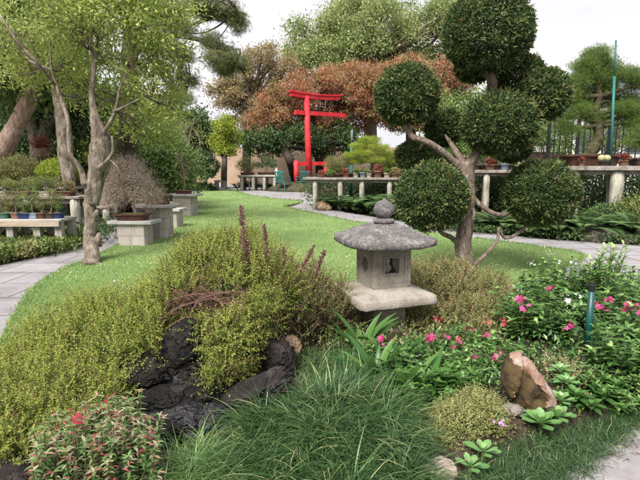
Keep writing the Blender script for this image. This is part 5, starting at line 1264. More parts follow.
M['coral'] = leafmat('coral_petals', [(.35, .03, .05), (.5, .06, .08), (.6, .16, .15)], .5, .25)
M['white_petal'] = leafmat('white_petals', [(.7, .7, .7), (.8, .8, .78)], .5, .2)
M['fl_mauve'] = leafmat('mauve_petals', [(.4, .2, .45), (.65, .4, .65)], .5, .2)

def bush(label, blobs, base, mats, n, length, pairs, size, T=LEAF, shell=.8, up=.8, nst=60, name='shrub', cat='shrub', inner=True, zmin=-.5, group=None, tbias=0., spread=.5, tvar=.5, extra=None, stem='twig_red', open_=.9, inner_n=None, tiptint=.3, lump_=True):
    th = thing(name, label, cat, base, group); ST = Tubes(); b = np.array(base, float)
    C = Cloud()
    if inner: clump_crown(C, blobs, inner_n or n // 5, .05, 12, T, size * 1.15, .35, .8, .5, tbias=tbias - .4)  # inner leaves tinted darker, painting the shade between the shoots
    SB = lumpy(blobs, 6, .4, .72) if lump_ else blobs
    c = sprigs(C, SB, n, length, pairs, T, size, up, shell, zmin, tvar, ST, spread, tbias, open_, tiptint=tiptint)
    for ci in RS.choice(len(c), min(len(c), nst), replace=False):
        lo = np.array([b[0] + (c[ci][0] - b[0]) * .35, b[1] + (c[ci][1] - b[1]) * .35, b[2]])
        limb(ST, [lo, (lo + c[ci]) / 2 + RS.normal(0, .03, 3), c[ci]], [.006, .004, .002], 5, 3)
    if lump_: sprigs(C, blobs, n // 11, length * 1.35, pairs + 4, T, size * .95, up * 1.1, .95, -.1, tvar, None, spread * 1.2, tbias + .08, open_)
    ST.obj('stems', th, stem); C.obj('foliage', th, mats)
    return th
def seedheads(th, lst, Y_):
    for (px0, py0, px1, py1, r) in lst:
        p0, p1 = at(px0, py0, Y_), at(px1, py1, Y_); L = np.linalg.norm(p1 - p0); dr = (p1 - p0) / L
        C = Cloud(); n_ = int(420 * L / .3); r *= 1.2; t = RS.random(n_); rr = r * (1 - .65 * t)
        u = rdir(n_); pos = p0 + dr * (t * L)[:, None] + u * rr[:, None] * RS.random(n_)[:, None]
        C.add(LEAF, pos, unit(u * .8 + dr * .9), rdir(n_), .016 * RS.uniform(.6, 1.3, n_), RS.random(n_))
        T_ = Tubes(); T_.add([p0 - dr * .25, p0 + dr * L * .95], [.004, .002], 5, 0, False)
        o = C.obj('seed_head', th, 'lf_seed'); T_.obj('stalk', o, 'twig_red')
S1Y = 2.95
b1 = (at(230, 300, S1Y)[0], S1Y + .15, bedz(at(230, 300, S1Y)[0], S1Y) - .02)
s1 = bush('tall yellow-green twiggy shrub on the dark rocks, topped by brown seed spikes', [E(225, 277, S1Y + .1, 48, 32, .26), E(203, 264, S1Y + .15, 28, 20, .2), E(262, 277, S1Y, 30, 26, .22), E(182, 290, S1Y, 30, 22, .22), E(240, 248, S1Y + .2, 20, 16, .16), E(215, 256, S1Y + .2, 20, 14, .16), E(285, 296, S1Y + .05, 22, 26, .18)],
     b1, 'lf_bush', 3000, .12, 8, .0155, stem='twig_red', up=1.1)
seedheads(s1, [(246, 262, 241, 207, .024), (268, 262, 264, 226, .022), (285, 272, 284, 248, .02), (249, 275, 247, 240, .018), (300, 272, 314, 246, .018), (316, 272, 324, 252, .02), (292, 262, 290, 256, .02)], S1Y - .1)
bush('bright yellow-green shrub cascading over the dark rocks in front', [E(222, 345, 2.5, 30, 30, .13), E(226, 366, 2.4, 20, 18, .1), E(246, 332, 2.58, 20, 22, .12), E(204, 332, 2.6, 16, 16, .1), E(260, 314, 2.66, 18, 20, .12), E(214, 378, 2.32, 11, 8, .06)],
     (at(222, 380, 2.65)[0], 2.65, bedz(-.5, 2.65)), 'lf_bush', 1600, .085, 7, .016, up=.3, stem='twig_red')
bush('broad mounded yellow-green shrub spreading over the bed at the left of the rocks', [E(130, 324, 2.9, 56, 30, .34), E(80, 334, 2.8, 48, 26, .34), E(150, 342, 2.65, 30, 26, .25), E(40, 354, 2.7, 34, 22, .3), E(100, 352, 2.55, 50, 30, .28), E(162, 306, 3.0, 30, 20, .26), E(8, 374, 2.5, 32, 22, .25), E(110, 372, 2.4, 34, 20, .2)],
     (at(100, 380, 2.7)[0], 2.7, .05), 'lf_bush', 3900, .115, 8, .016, up=1., stem='twig_red')
bush('low yellow-green shrub with bronze stems along the lower left bed edge', [E(40, 402, 2.15, 50, 28, .22), E(90, 408, 2.15, 40, 24, .2), E(5, 430, 1.92, 38, 26, .2), E(20, 384, 2.35, 34, 20, .2), E(112, 390, 2.3, 22, 18, .16), E(50, 440, 1.9, 34, 22, .16), E(-25, 410, 2.1, 34, 30, .2)],
     (at(40, 440, 2.1)[0], 2.1, .05), 'lf_bush', 2600, .09, 8, .0145, up=.8, stem='twig_red')
s2 = bush('reddish-olive twiggy shrub between the tall spiky shrub and the lantern', [E(312, 308, 3.25, 24, 30, .22), E(292, 320, 3.1, 20, 22, .18), E(335, 308, 3.45, 20, 24, .2), E(305, 284, 3.3, 16, 16, .14)],
     (at(312, 340, 3.25)[0], 3.25, .12), 'lf_shrub_r', 1300, .11, 7, .016, up=1.1, stem='twig_red')
bush('dense reddish-olive fine-leaved shrub behind the lantern on its right', [E(440, 298, 4.05, 42, 30, .34), E(480, 305, 4.1, 32, 26, .3), E(420, 284, 4.15, 22, 20, .25), E(505, 318, 3.9, 16, 18, .2), E(455, 328, 3.5, 48, 22, .2)],
     (at(450, 340, 4.)[0], 4.05, .14), 'lf_shrub_r', 3600, .11, 7, .018, up=.9, stem='twig_red', tbias=.02)
# dry red-brown stems lying in the shrub
T_ = Tubes()
for i in range(90):
    a = rnd.uniform(-.5, .5); px, py = rnd.gauss(208, 24), rnd.gauss(306, 9); Y_ = rnd.uniform(2.62, 2.74)
    p = at(px, py, Y_); L = rnd.uniform(.08, .26); th_ = rnd.gauss(-.15, .7)
    d_ = np.array([math.cos(th_), rnd.uniform(-.25, .1), math.sin(th_)]); m_ = p + d_ * L / 2 + np.array([0, -.02, rnd.uniform(.01, .06)])
    limb(T_, [p - d_ * L * .5 - np.array([0, 0, .05]), m_ - d_ * L * .4, m_ + d_ * .1 * L, p + d_ * L * .6 - np.array([0, 0, .03])], [.003, .0026, .002, .001], 5, 4)
for (pts) in (((160, 320), (178, 308), (205, 300), (232, 298)), ((165, 330), (185, 318), (210, 318), (240, 306)), ((200, 286), (218, 300), (228, 318), (232, 330)), ((188, 322), (200, 300), (230, 292), (250, 294)), ((172, 300), (200, 294), (226, 304), (250, 300))):
    limb(T_, [at(x, y, 2.56) for x, y in pts], [.004, .004, .003, .0015], 6, 5)
tag(T_.obj('dry_stems', None, 'twig_red'), 'tangle of dry reddish-brown stems lying in the middle of the yellow-green shrubs', 'twigs')

# ---- dark lava rocks round a small dripping hollow
def lava(label, px, py, Y_, rx, ry, ryd, seed, mat='lava', name='lava_rock', tilt=0.):
    c = at(px, py, Y_); k = Y_ / FPX
    bm = bmesh.new(); bmesh.ops.create_icosphere(bm, subdivisions=6, radius=1)
    for v in bm.verts:
        q_ = v.co * 1.3 + Vector((seed, seed * 2, 0))
        rid = 1 - abs(noise.noise(q_ * 1.8)) * 2; rid += .5 * (1 - abs(noise.noise(q_ * 5.)) * 2) + .3 * (1 - abs(noise.noise(q_ * 11.)) * 2); cells = noise.voronoi(v.co * 2.2 + Vector((seed, 0, 0)))[0]
        n_ = noise.noise(q_) * .3 + rid * .1 - .22 * max(0, .35 - (cells[1] - cells[0])) + noise.noise(q_ * 7) * .07 + noise.noise(q_ * 17) * .04 - .06
        v.co *= 1 + n_
        v.co = Matrix.Rotation(tilt, 3, 'Y') @ Vector((v.co.x * rx * k, v.co.y * ryd, v.co.z * ry * k)) + Vector(c)
    return tag(bmobj(name, bm, None, mat, True), label, 'rock')
lava('black lava rock forming the sloping ledge right of the hollow below the cascading shrub', 256, 392, 2.3, 42, 15, .12, 2.2, tilt=R(-28))
lava('tall dark lava rock rising at the right behind the cascading shrub', 280, 364, 2.62, 16, 28, .1, 5.1)
lava('dark lava rock face standing between the hollow and the cascading shrub', 190, 352, 2.52, 28, 34, .12, 7.7, 'lava_shaded', tilt=R(8))
lava('cracked lava rock face low down behind the hollow', 205, 396, 2.36, 24, 26, .09, 31.3, 'lava_shaded', tilt=R(-6))
lava('black lava rock overhanging the hollow from the left', 140, 370, 2.42, 34, 15, .13, 9.3, 'lava_shaded', tilt=R(10))
lava('wet rock floor of the hollow, blackened to carry its shade', 176, 420, 2.2, 44, 16, .13, 44.1, 'lava_wet_shaded', 'wet_rock')
lava('wet rock deep inside the hollow, its shade put into the colour', 172, 400, 2.48, 50, 36, .1, 12.4, 'lava_wet_shaded', 'wet_rock')
lava('wet stone coloured for shade at the bottom of the hollow, beside the strappy grass', 216, 418, 2.14, 22, 14, .09, 15.9, 'lava_wet_shaded', 'wet_rock')
lava('black rock at the back of the hollow floor', 166, 398, 2.28, 28, 11, .09, 51.3, 'lava_shaded', 'lava_rock')
lava('low dark rock in the hollow beside the red-leaved plant', 158, 432, 2.02, 20, 12, .08, 18.2, 'lava_shaded', 'lava_rock')
lava('small pale brown rock at the top end of the rock ledge', 292, 347, 2.85, 9, 13, .07, 22.1, 'boulder_tan', 'rock')
lava('dark grey rock at the bottom left corner of the bed', 28, 468, 1.76, 26, 12, .09, 25.1, 'lava', 'lava_rock')

# ---- mondo grass
def grass_clump(C, x, y, z, n, L, w_, tb=0., spread=.04, flow=None):
    a = RS.random(n) * 2 * PI; lean = np.abs(RS.normal(0, .6, n)); pos = np.array([x, y, z]) + RS.normal(0, spread, (n, 3)) * [1, 1, 0]
    h = np.stack([np.cos(a), np.sin(a), np.zeros(n)], 1)
    if flow is not None: h = unit(h * 1.05 + np.array([flow[0], flow[1], 0.]) + 1e-6)
    d = unit(np.array([0, 0, 1.]) + h * lean[:, None]); t = RS.beta(2, 3.4, n) + tb
    dry = RS.random(n) < .035; t[dry] = RS.uniform(.88, 1., dry.sum())
    Ls = L * RS.uniform(.6, 1.2, n); sel = RS.integers(0, 4, n)
    for i, bend in enumerate((.7, 1.1, 1.45, 1.8)):
        m = sel == i; C.add(T_blade(w_, bend, 5), pos[m], d[m], h[m], Ls[m], t[m])
def mondo(label, pts, n, L, w_, mat, name='mondo_grass', tb=0., centre=None):
    C = Cloud()
    for (x, y, z) in pts:
        fl = None
        if centre is not None: v_ = np.array([x - centre[0], y - centre[1]]); fl = v_ / .25 * min(1, .25 / (np.linalg.norm(v_) + 1e-6)) * 1.0 + RS.normal(0, .25, 2)
        grass_clump(C, x, y, z, n, L * rnd.uniform(.8, 1.2), w_, tb + rnd.uniform(-.1, .1), .03, fl)
    return tag(C.obj(name, None, mat), label, 'grass', kind='stuff')
def fill(poly_px, step, jit=.4):
    P = [GB(x, y)[:2] for x, y in poly_px]; xs = [p[0] for p in P]; ys = [p[1] for p in P]; o = []
    x = min(xs)
    while x < max(xs):
        y = min(ys)
        while y < max(ys):
            a, b = x + rnd.uniform(-jit, jit) * step, y + rnd.uniform(-jit, jit) * step
            if inpoly(a, b, P): o.append((a, b, bedz(a, b)))
            y += step
        x += step
    return o
mondo('big mound of dark green arching mondo grass in front of the lantern', fill([(222, 500), (232, 452), (262, 425), (300, 402), (350, 392), (392, 402), (414, 428), (412, 460), (420, 540), (300, 560)], .08), 250, .215, .021, 'lf_mondo', centre=GB(318, 405)[:2])
mondo('lighter strappy grass clump at the foot of the hollow', fill([(155, 520), (160, 475), (185, 460), (215, 462), (222, 490), (225, 560), (170, 560)], .06), 190, .2, .018, 'lf_mondo_l', 'strappy_grass', .1, centre=GB(188, 470)[:2])
mondo('short dark mondo grass edging the bed along the paving at the lower right', fill([(462, 500), (475, 468), (500, 450), (540, 437), (590, 425), (640, 400), (668, 400), (640, 425), (600, 456), (566, 488), (520, 520)], .04), 90, .085, .022, 'lf_mondo', tb=-.08)
mondo('fine dark green grass between the tan rock and the lantern', fill([(298, 372), (312, 352), (345, 345), (372, 352), (378, 368), (340, 382), (310, 385)], .075), 56, .15, .02, 'lf_mondo', tb=.05)

# ---- nandina
def leafy(label, spots, mats, nst, hgt, nl, size, T, name, cat, base, open_=.9, tmean=.5, tsd=.25, ws=.3, stem='stem', up=1., toptint=0., group=None, whorl=3):
    th = thing(name, label, cat, base, group); C = Cloud(); ST = Tubes(); tips = []
    for (x, y, z, r) in spots:
        for s in range(nst):
            a = RS.random() * 2 * PI; lean = r * math.sqrt(RS.random()); h = hgt * RS.uniform(.65, 1.15) * (1 - .3 * (lean / r) ** 2)
            p0 = np.array([x + math.cos(a) * lean * .5, y + math.sin(a) * lean * .5, z - .02]); p1 = p0 + np.array([math.cos(a) * lean * .7, math.sin(a) * lean * .7, h])
            m_ = (p0 + p1) / 2 + RS.normal(0, .012, 3); limb(ST, [p0, m_, p1], [.0035, .003, .0015], 5, 3); tips.append(p1)
            d0 = unit(p1 - p0)
            for j in range(nl):
                f = .25 + .75 * (j + 1) / nl; c_ = p0 + (p1 - p0) * f; k = whorl if j < nl - 1 else whorl + 2
                aa = j * 1.7 + RS.random(k) * .5 + np.arange(k) * 2 * PI / k
                side = np.stack([np.cos(aa), np.sin(aa), np.zeros(k)], 1); e = open_ * (1.15 - .5 * f)
                ld = unit(side * e + d0 * .45 * up + RS.normal(0, .15, (k, 3)))
                C.add(T, np.repeat(c_[None], k, 0), ld, np.array([0, 0, 1.]) + side * -.1, size * RS.uniform(.7, 1.2, k) * (1.1 - .35 * f), tmean + toptint * (f - .5) + RS.normal(0, tsd, k))
    ST.obj('stems', th, stem); C.obj('foliage', th, mats, True); th['tips'] = 0
    del th['tips']
    return th, tips
def spots_px(L, r): return [(*GB(x, y), r) for x, y in L]
def UB(L, r): return [(*GB(x, y), r) for x, y in L]
def FZ(L, z): return [gp(x, y, z + rnd.uniform(-.01, .03)) for x, y in L]
nand, _ = leafy('low bushy plant with mixed cream, green and crimson pointed leaves at the bottom left', UB([(66, 492), (95, 476), (120, 484), (140, 482), (105, 500), (85, 512), (130, 508), (55, 508), (130, 462), (108, 464), (82, 486)], .09),
      'lf_nand', 22, .3, 9, .034, T_long(.34, .5, .06), 'variegated_plant', 'plant', GB(95, 470), tmean=.5, tsd=.2, toptint=.28)
C = Cloud()
for px, py in ((92, 462), (99, 468), (84, 470), (78, 424), (112, 452)):
    p = at(px, py, 1.6); n_ = 5; C.add(OVAL, p + RS.normal(0, .02, (n_, 3)), unit(rdir(n_) + [0, -.5, .6]), (0, -.3, 1.), .036, .97 + RS.random(n_) * .03)
C.obj('crimson_leaves', nand, 'lf_nand', True)

# ---- flowers
def flowers(th, pts, mat, size=.019, part='flower', facing=(0, -.35, .8)):
    for p in pts:
        C = Cloud(); k = rnd.choice((3, 4, 5, 6)); r = size * .62
        for i in range(k):
            o_ = RS.normal(0, size * .8, 3) * [1, 1, .55]; nn = unit(np.array(facing) + RS.normal(0, .75, 3) + o_ * 14)
            C.add(T_flower(), np.array(p) + o_, unit(np.cross(nn, rdir(1)[0])), nn, r * rnd.uniform(.7, 1.15), np.clip(RS.random() + RS.normal(0, .2), 0, 1))
        for i in range(5):   # buds
            o_ = RS.normal(0, size * .9, 3); C.add(LEAFN, np.array(p) + o_, unit(np.array([0, 0, 1.]) + RS.normal(0, .4, 3)), rdir(1), size * .8, .05)
        C.obj(part, th, mat)
def FP(L, Y_): return [at(x, y, Y_ + rnd.uniform(-.03, .03)) for x, y in L]
# broad lily-like leaves in front of the lantern
def lily(label, px, py, Y_, n, L, T=STRAP, mat='lf_lily', name='lily', wd=1., lean=.45, tb=.1, group=None, base=None):
    p = at(px, py, Y_); z = bedz(p[0], Y_); th = thing(name, label, 'plant', (p[0], Y_, z), group); C = Cloud()
    a = RS.random(n) * 2 * PI; le = RS.uniform(.1, 1, n) * lean * 1.6; h = np.stack([np.cos(a), np.sin(a), 0 * a], 1); d = unit(h * le[:, None] + [0, 0, 1.])
    C.add(T, np.array([p[0], Y_, z]) + h * .02, d, unit(np.array([0, 0, 1.]) - h * .8), L * RS.uniform(.65, 1.15, n), RS.random(n) * .8 + tb)
    C.obj('leaves', th, mat, True); return th
lily('upright broad strap-leaved lily right in front of the lantern base', 362, 345, 2.95, 11, .28, T_long(.2, .55, .03, 7))
lily('second strap-leaved lily right of the one at the lantern base', 392, 370, 2.65, 12, .25, T_long(.2, .5, .03, 7))
lily('strap-leaved lily beside the pale cushion plant', 428, 375, 2.45, 13, .22, T_long(.2, .5, .03, 7))
lily('narrow-leaved green lily between the mound of grass and the pale cushion plant', 408, 395, 2.4, 12, .26, T_long(.14, .5, .03, 7))
lily('small strap-leaved lily at the left corner of the lantern base', 347, 350, 3.15, 7, .27, T_long(.13, .7, .03, 7), lean=.6)
# pink vinca clumps
G = 'pink-flowered vinca plants'
v1, _ = leafy('glossy green vinca with pink flowers right in front of the lantern', UB([(382, 366), (400, 376), (425, 372), (446, 380), (412, 390)], .1), 'lf_vinca', 14, .17, 5, .042, OVAL, 'flowering_plant', 'flowering plant', GB(415, 372), tmean=.5, tsd=.2, toptint=.25, group=G)
flowers(v1, FZ([(383, 341), (380, 338)], .32) + FZ([(427, 338), (431, 341), (444, 337), (457, 348), (430, 336)], .3), M['pink'], .02)
v2, _ = leafy('vinca with coral and pink flowers between the pale cushion plant and the shrub behind', UB([(462, 372), (482, 368), (500, 362), (470, 384), (488, 350), (462, 352)], .1), 'lf_vinca', 12, .16, 5, .04, OVAL, 'flowering_plant', 'flowering plant', GB(478, 375), tmean=.55, tsd=.2, toptint=.2, group=G)
flowers(v2, FZ([(460, 342), (470, 330), (487, 336), (500, 352), (474, 356), (495, 357)], .3), M['pink'], .019)
flowers(v2, FZ([(437, 318), (461, 337), (486, 322)], .36), M['coral'], .019)
v3, _ = leafy('dark-leaved vinca with bright pink flowers left of the green post', UB([(510, 330), (530, 322), (552, 318), (540, 340), (520, 340), (562, 345), (572, 325), (560, 302), (535, 302), (545, 312)], .14), 'lf_vinca', 13, .31, 6, .064, OVAL, 'flowering_plant', 'flowering plant', GB(545, 350), tmean=.42, tsd=.2, toptint=.35, group=G)
flowers(v3, FZ([(517, 303), (520, 299), (523, 308), (550, 287), (569, 327)], .42), M['pink'], .024)
flowers(v3, FZ([(504, 322)], .42), M['coral'], .022)
v4, _ = leafy('dark-leaved vinca with pink flowers spreading right of the green post', UB([(608, 328), (625, 320), (648, 325), (618, 352), (638, 350), (660, 350), (612, 372), (640, 376), (668, 370), (600, 302), (640, 302), (620, 310)], .14), 'lf_vinca', 12, .3, 6, .064, OVAL, 'flowering_plant', 'flowering plant', GB(620, 360), tmean=.45, tsd=.2, toptint=.35, group=G)
flowers(v4, FZ([(628, 304), (632, 308), (626, 308), (598, 306), (602, 308), (638, 311), (609, 300)], .42), M['pink'], .024)
flowers(v4, FZ([(582, 296), (566, 302)], .42), M['white_petal'], .02)
v5, _ = leafy('pale green leafy plant with white flowers at the back corner of the bed', UB([(545, 294), (565, 293), (590, 293), (615, 294), (640, 296), (577, 299)], .15), 'lf_vinca', 13, .36, 6, .064, OVAL, 'flowering_plant', 'flowering plant', GB(580, 300), tmean=.6, tsd=.2, toptint=.35)
flowers(v5, FZ([(550, 254), (532, 264), (560, 262), (566, 300), (573, 262), (590, 262)], .46), M['white_petal'], .018)
# two taller variegated shoots
for px, py0, py1, lab in ((590, 290, 245, 'tall leafy shoot with pale tips rising behind the green post'), (612, 285, 243, 'tall leafy shoot with pale tips right of the one behind the green post')):
    Y_ = 4.3; p = at(px, py1, Y_); zb_ = bedz(p[0], Y_); th = thing('leafy_shoot', lab, 'plant', (p[0], Y_, zb_)); C = Cloud(); T_ = Tubes()
    for s in range(5):
        tip = at(px + rnd.uniform(-16, 16), py1 + rnd.uniform(0, 16), Y_ + rnd.uniform(-.08, .08)); b = np.array([p[0], Y_, zb_]); m_ = (b + tip) / 2 + RS.normal(0, .02, 3)
        limb(T_, [b, m_, tip], [.005, .004, .002], 5, 4)
        for j in range(12):
            f = .3 + .7 * j / 11; c_ = b + (tip - b) * f; a = j * 2.4; C.add(LONG, c_, unit([math.cos(a), math.sin(a), .9]), (0, 0, 1.), .105 * (1.1 - .4 * f), .4 + .6 * f + RS.normal(0, .1))
    T_.obj('stems', th, 'stem'); C.obj('foliage', th, 'lf_vinca', True)
# ground-level vinca filling along the right
v6, _ = leafy('mid green low leafy plant filling the bed between the mossy rock and the paving', UB([(606, 398), (628, 396), (645, 388), (592, 386), (612, 410), (634, 408), (655, 400)], .1), 'lf_vinca', 12, .12, 4, .04, OVAL, 'leafy_plant', 'plant', GB(615, 395), tmean=.5, tsd=.2, toptint=.2)
# green post
p = at(588, 335, 3.0); bz_ = bedz(p[0], 3.0)
po = thing('garden_post', 'dark green pipe post with black cap standing among the pink flowers', 'post', (p[0], 3.0, bz_))
zt = at(588, 290, 3.0)[2]
T_ = Tubes(); T_.add([(p[0], 3.0, bz_ - .05), (p[0], 3.0, zt)], [.02, .02], 24); T_.obj('pipe', po, 'bollard')
bm = bmesh.new(); superloft(bm, [(.024, 0), (.024, .035), (.019, .04), (.017, .052), (.004, .055)], 2, 24, p[0], 3.0, 0, zt - .002); bmobj('cap', bm, po, 'black_metal', False)
# ---- mossy orange rock with white face
M['mossy'] = None
m, nt_, pr_, out_ = nmat('mossy_rock'); M['mossy'] = m
tc_ = N(nt_, 'ShaderNodeTexCoord'); n1 = N(nt_, 'ShaderNodeTexNoise'); n1.inputs['Scale'].default_value = 22; n1.inputs['Detail'].default_value = 8; nt_.links.new(tc_.outputs['Object'], n1.inputs[0])
c1 = ramp(nt_, n1.outputs[0], [(.02, .014, .006), (.07, .04, .013), (.075, .06, .018)], [.35, .5, .68])
att = N(nt_, 'ShaderNodeAttribute', attribute_name='tint'); n2 = N(nt_, 'ShaderNodeTexNoise'); n2.inputs['Scale'].default_value = 14; nt_.links.new(tc_.outputs['Object'], n2.inputs[0])
c2 = ramp(nt_, n2.outputs[0], [(.2, .09, .05), (.27, .18, .13), (.36, .31, .27)], [.3, .5, .65])
mx_ = N(nt_, 'ShaderNodeMixRGB'); nt_.links.new(att.outputs['Fac'], mx_.inputs[0]); nt_.links.new(c1, mx_.inputs[1]); nt_.links.new(c2, mx_.inputs[2]); nt_.links.new(mx_.outputs[0], pr_.inputs['Base Color']); pr_.inputs['Roughness'].default_value = .9
n4 = N(nt_, 'ShaderNodeTexNoise'); n4.inputs['Scale'].default_value = 110; nt_.links.new(tc_.outputs['Object'], n4.inputs[0]); bp_ = N(nt_, 'ShaderNodeBump'); bp_.inputs['Strength'].default_value = .8; bp_.inputs['Distance'].default_value = .008; nt_.links.new(n4.outputs[0], bp_.inputs['Height']); nt_.links.new(bp_.outputs[0], pr_.inputs['Normal'])
Yr = 2.32
OUT = [(503, 366), (508, 354), (520, 352), (530, 358), (538, 372), (548, 384), (556, 398), (557, 408), (545, 412), (528, 410), (512, 402), (502, 388)]
ctr = at(526, 384, Yr); bm = bmesh.new(); bmesh.ops.create_icosphere(bm, subdivisions=6, radius=1)
rad = []
for x, y in OUT: rad.append((math.atan2(-(y - 384), x - 526), math.hypot(x - 526, y - 384)))
rad.sort()
def rad_at(a):
    n_ = len(rad)
    for i in range(n_):
        a0, r0 = rad[i]; a1, r1 = rad[(i + 1) % n_]
        if i == n_ - 1: a1 += 2 * PI
        aa = a + (2 * PI if a < a0 and i == n_ - 1 else 0)
        if a0 <= aa <= a1: return r0 + (r1 - r0) * (aa - a0) / (a1 - a0 + 1e-9)
    return rad[0][1]
tint = []
k = Yr / FPX; vco = []
bm.verts.ensure_lookup_table()
for v in bm.verts:
    u = v.co.copy(); a = math.atan2(u.z, u.x); rr = rad_at(a) * k * math.hypot(u.x, u.z) ** .8
    hx, hz = math.cos(a) * rr, math.sin(a) * rr; n_ = noise.noise(u * 2.2) * .25 + noise.noise(u * 6) * .08
    gro = (-.055 * math.exp(-((hx / k + 9 - hz / k * .3) ** 2) / 14) - .03 * math.exp(-((hx / k - 6) ** 2 + (hz / k + 12) ** 2) / 40)) if u.y < 0 else 0
    vco.append((ctr[0] + hx, ctr[1] + (u.y * .085 * (1 + n_)) - gro + hz * .25, ctr[2] + hz * (1 + n_ * .15)))
    px_, py_ = 526 + hx / k, 384 - hz / k     # pale fresh face runs along the upper ridge
    ridge = (py_ - (353 + (px_ - 512) * 1.02)); t_ = 1 if ridge < 5 + 6 * noise.noise(u * 4) and px_ > 506 else 0
    low = 1 if (px_ > 540 and py_ > 393 - noise.noise(u * 5) * 6 and ridge < 22) else 0
    tint.append(min(1., max(t_, low)))
F = [[v.index for v in f.verts] for f in bm.faces]; bm.free()
rk = npmesh('mossy_rock', vco, F, None, ['mossy'], tint, True); tag(rk, 'orange-brown mossy rock with a pale broken top edge, standing tilted in the bed', 'rock')
# ---- pale cushion plants
bush('pale yellow-green cushion plant in the middle of the bed front', [E(455, 425, 2.1, 24, 20, .1), E(478, 412, 2.2, 22, 17, .1), E(442, 440, 2.0, 13, 15, .07), E(490, 424, 2.12, 12, 12, .07)],
     tuple(GB(462, 445)), 'lf_thyme', 1700, .05, 6, .009, up=.9, lump_=False, stem='stem', nst=20, name='cushion_plant', cat='plant', tvar=.3, inner_n=500)
tsp = bush('sparse straw-coloured plant behind the mossy rock', [E(558, 374, 2.75, 20, 8, .1), E(575, 384, 2.6, 12, 6, .08)], tuple(GB(558, 390)), 'lf_thyme', 160, .09, 5, .014, up=.6, stem='twig_tan', nst=20, name='straw_plant', cat='plant', inner=False)
rock('pale pinkish stone at the front edge of the bed below the cushion plant', 440, 482, 0, .12, .07, 'stone_pale', 31, bed=True)
rock('small white stone behind the pale cushion plant', 467, 398, 0, .07, .05, 'stone_pale', 34, bed=True)
rock('tiny pinkish stone in the soil beside the small white stone', 480, 400, 0, .05, .03, 'stone_pale', 37, bed=True)
rock('dark low rock at the foot of the mossy rock', 516, 416, 0, .1, .05, 'boulder_grey', 41, bed=True)
# ---- succulent rosettes
def rosette(label, px, py, Y_, n, L, T=SPOON, mat='lf_succ', spread=1., group=None, zoff=.035):
    p = GB(px, py + 6); Y_ = p[1]; z = p[2]; th = thing('rosette_plant', label, 'plant', (p[0], Y_, z), group); C = Cloud(); T_ = Tubes()
    a = np.arange(n) * 2.39996; e = np.linspace(.15, 1.35, n); d = np.stack([np.cos(a) * np.cos(e), np.sin(a) * np.cos(e), np.sin(e)], 1)
    c0 = np.array([p[0], Y_, z + zoff]); C.add(T, c0 + d * .008, d, unit(np.array([0, 0, 1.]) - d * .3), L * np.linspace(1.1, .55, n) * RS.uniform(.85, 1.1, n), np.linspace(.3, .9, n) + RS.normal(0, .08, n))
    T_.add([(p[0], Y_, z - .02), tuple(c0)], [.01, .008], 8); T_.obj('stalk', th, 'stem'); C.obj('leaves', th, mat, True); return th
G = 'green rosette plants by the front edge'
rosette('bright green rosette plant in front of the mossy rock', 540, 425, 2.62, 20, .09, group=G)
rosette('bright green rosette plant just right of the one before the mossy rock', 556, 418, 2.68, 18, .08, group=G)
rosette('green rosette plant near the paving, right of the mossy rock', 590, 408, 2.78, 20, .085, OVAL, 'lf_lily', group=G)
rosette('green leafy rosette beside the straw-coloured plant', 576, 398, 2.9, 20, .085, OVAL, 'lf_lily', group=G)
rosette('small green rosette below the pale cushion plant', 483, 455, 2.35, 12, .07, group=G)
rosette('small green rosette half hidden in the short grass at the bottom', 470, 470, 2.28, 11, .06, group=G)
rosette('leafy rosette behind the straw-coloured plant', 560, 372, 3.3, 18, .075, OVAL, 'lf_succ', group=G)
th, _t = leafy('small plant with mauve flowers beside the dark low rock', UB([(498, 432)], .04), 'lf_vinca', 9, .1, 4, .025, OVAL, 'flowering_plant', 'flowering plant', GB(500, 425))
flowers(th, FZ([(498, 421), (502, 426)], .24), M['fl_mauve'], .014)
th, _t = leafy('purple-pink flower head at the edge of the mondo grass mound', UB([(238, 484)], .03), 'lf_vinca', 5, .12, 3, .02, OVAL, 'flowering_plant', 'flowering plant', GB(238, 475))
C = Cloud(); p = at(238, 461, 1.8); n_ = 160; u = rdir(n_); C.add(LEAF, p + u * np.array([.018, .018, .035]), u, rdir(n_), .014, RS.random(n_) * .5); C.obj('flower', th, 'lf_purple') if False else None
M['lf_purple'] = leafmat('purple_petals', [(.2, .02, .12), (.45, .06, .3)], .5, .2); C.obj('flower', th, 'lf_purple')
# undergrowth: low leafy filler where the photo shows closed planting
def gcover(label, poly, n, h, mat, T, size, name='undergrowth'):
    P = [GB(x, y)[:2] for x, y in poly]; xs = [p[0] for p in P]; ys = [p[1] for p in P]; x = RS.uniform(min(xs), max(xs), n); y = RS.uniform(min(ys), max(ys), n)
    ok = in_many(x, y, np.array(P)); x, y = x[ok], y[ok]; z = np.array([bedz(a, b) for a, b in zip(x, y)]); q_ = np.stack([x, y, z + RS.random(len(x)) * h], 1)
    C = Cloud(); C.add(T, q_, unit(rdir(len(x)) + [0, 0, .7]), unit(rdir(len(x)) * .5 + [0, 0, 1.]), size * RS.uniform(.6, 1.3, len(x)), RS.random(len(x)) * .8)
    return tag(C.obj(name, None, mat), label, 'undergrowth', kind='stuff')
gcover('green undergrowth below the vinca along the right of the bed', [(500, 340), (505, 300), (560, 290), (660, 300), (700, 350), (640, 395), (600, 385), (585, 365), (540, 350)], 9000, .1, 'lf_vinca', LEAF, .045)
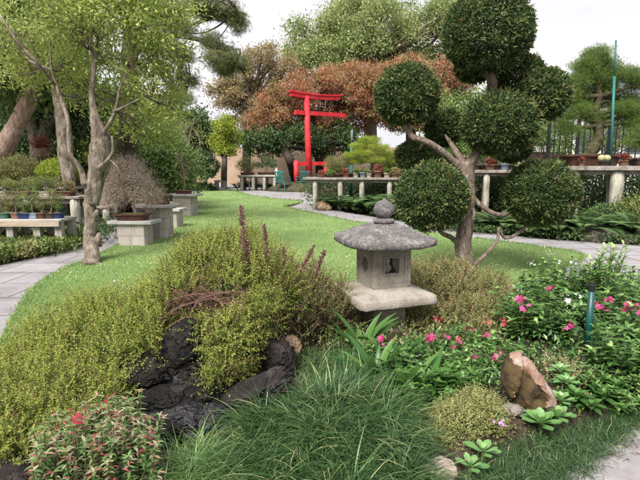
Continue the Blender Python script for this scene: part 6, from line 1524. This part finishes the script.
gcover('dull green undergrowth below the shrubs behind the lantern', [(290, 350), (300, 310), (400, 295), (500, 300), (505, 345), (430, 360), (380, 360)], 8000, .1, 'lf_shrub_r', LEAF, .03)
gcover('low green leaves under the broad shrub on the left', [(-40, 460), (-30, 380), (40, 352), (150, 320), (190, 330), (150, 400), (140, 440), (50, 480)], 12000, .15, 'lf_bush_b', LEAF, .028)

for (x_, y_, n_, L_, T_x, mt_, lab_) in ((566, 384, 18, .07, OVAL, 'lf_succ', 'pale leafy rosette just behind the mossy rock on its right'), (602, 398, 20, .085, OVAL, 'lf_lily', 'green rosette in the row by the paving, second from the mossy rock'), (616, 388, 20, .08, OVAL, 'lf_lily', 'green rosette in the row by the paving, third from the mossy rock'), (560, 402, 16, .07, SPOON, 'lf_succ', 'bright rosette between the mossy rock and the paving row'), (584, 384, 18, .075, OVAL, 'lf_lily', 'leafy rosette behind the paving row, near the straw-coloured plant')):
    rosette(lab_, x_, y_, 2.5, n_, L_, T_x, mt_, group='green rosette plants by the front edge')
v7, _ = leafy('bright green leafy plant right behind the pale cushion plant', UB([(438, 398), (452, 392), (428, 408), (420, 398), (405, 404)], .09), 'lf_lily', 12, .15, 4, .05, OVAL, 'leafy_plant', 'plant', GB(438, 398), tmean=.6, tsd=.2, toptint=.2)
v8, _ = leafy('dark green low leafy plant on the mulch behind the mossy rock', UB([(530, 356), (510, 352), (545, 362), (562, 360)], .08), 'lf_vinca', 7, .08, 4, .03, OVAL, 'leafy_plant', 'plant', GB(530, 356), tmean=.4, tsd=.2, toptint=.2)

gcover('low mixed leaves covering the soil round the mossy rock', [(500, 400), (520, 420), (560, 428), (600, 405), (600, 375), (570, 355), (540, 345), (505, 345), (495, 365), (500, 385)], 1500, .035, 'lf_vinca', LEAF, .026)
gcover('green and bronze undergrowth between the cushion plant and the lantern', [(400, 350), (380, 380), (420, 410), (445, 400), (500, 395), (505, 350), (460, 335)], 5000, .09, 'lf_vinca', LEAF, .035)

lily('broad strap-leaved lily filling the gap between the grass mound and the vinca', 376, 380, 2.55, 13, .27, T_long(.19, .5, .03, 7))
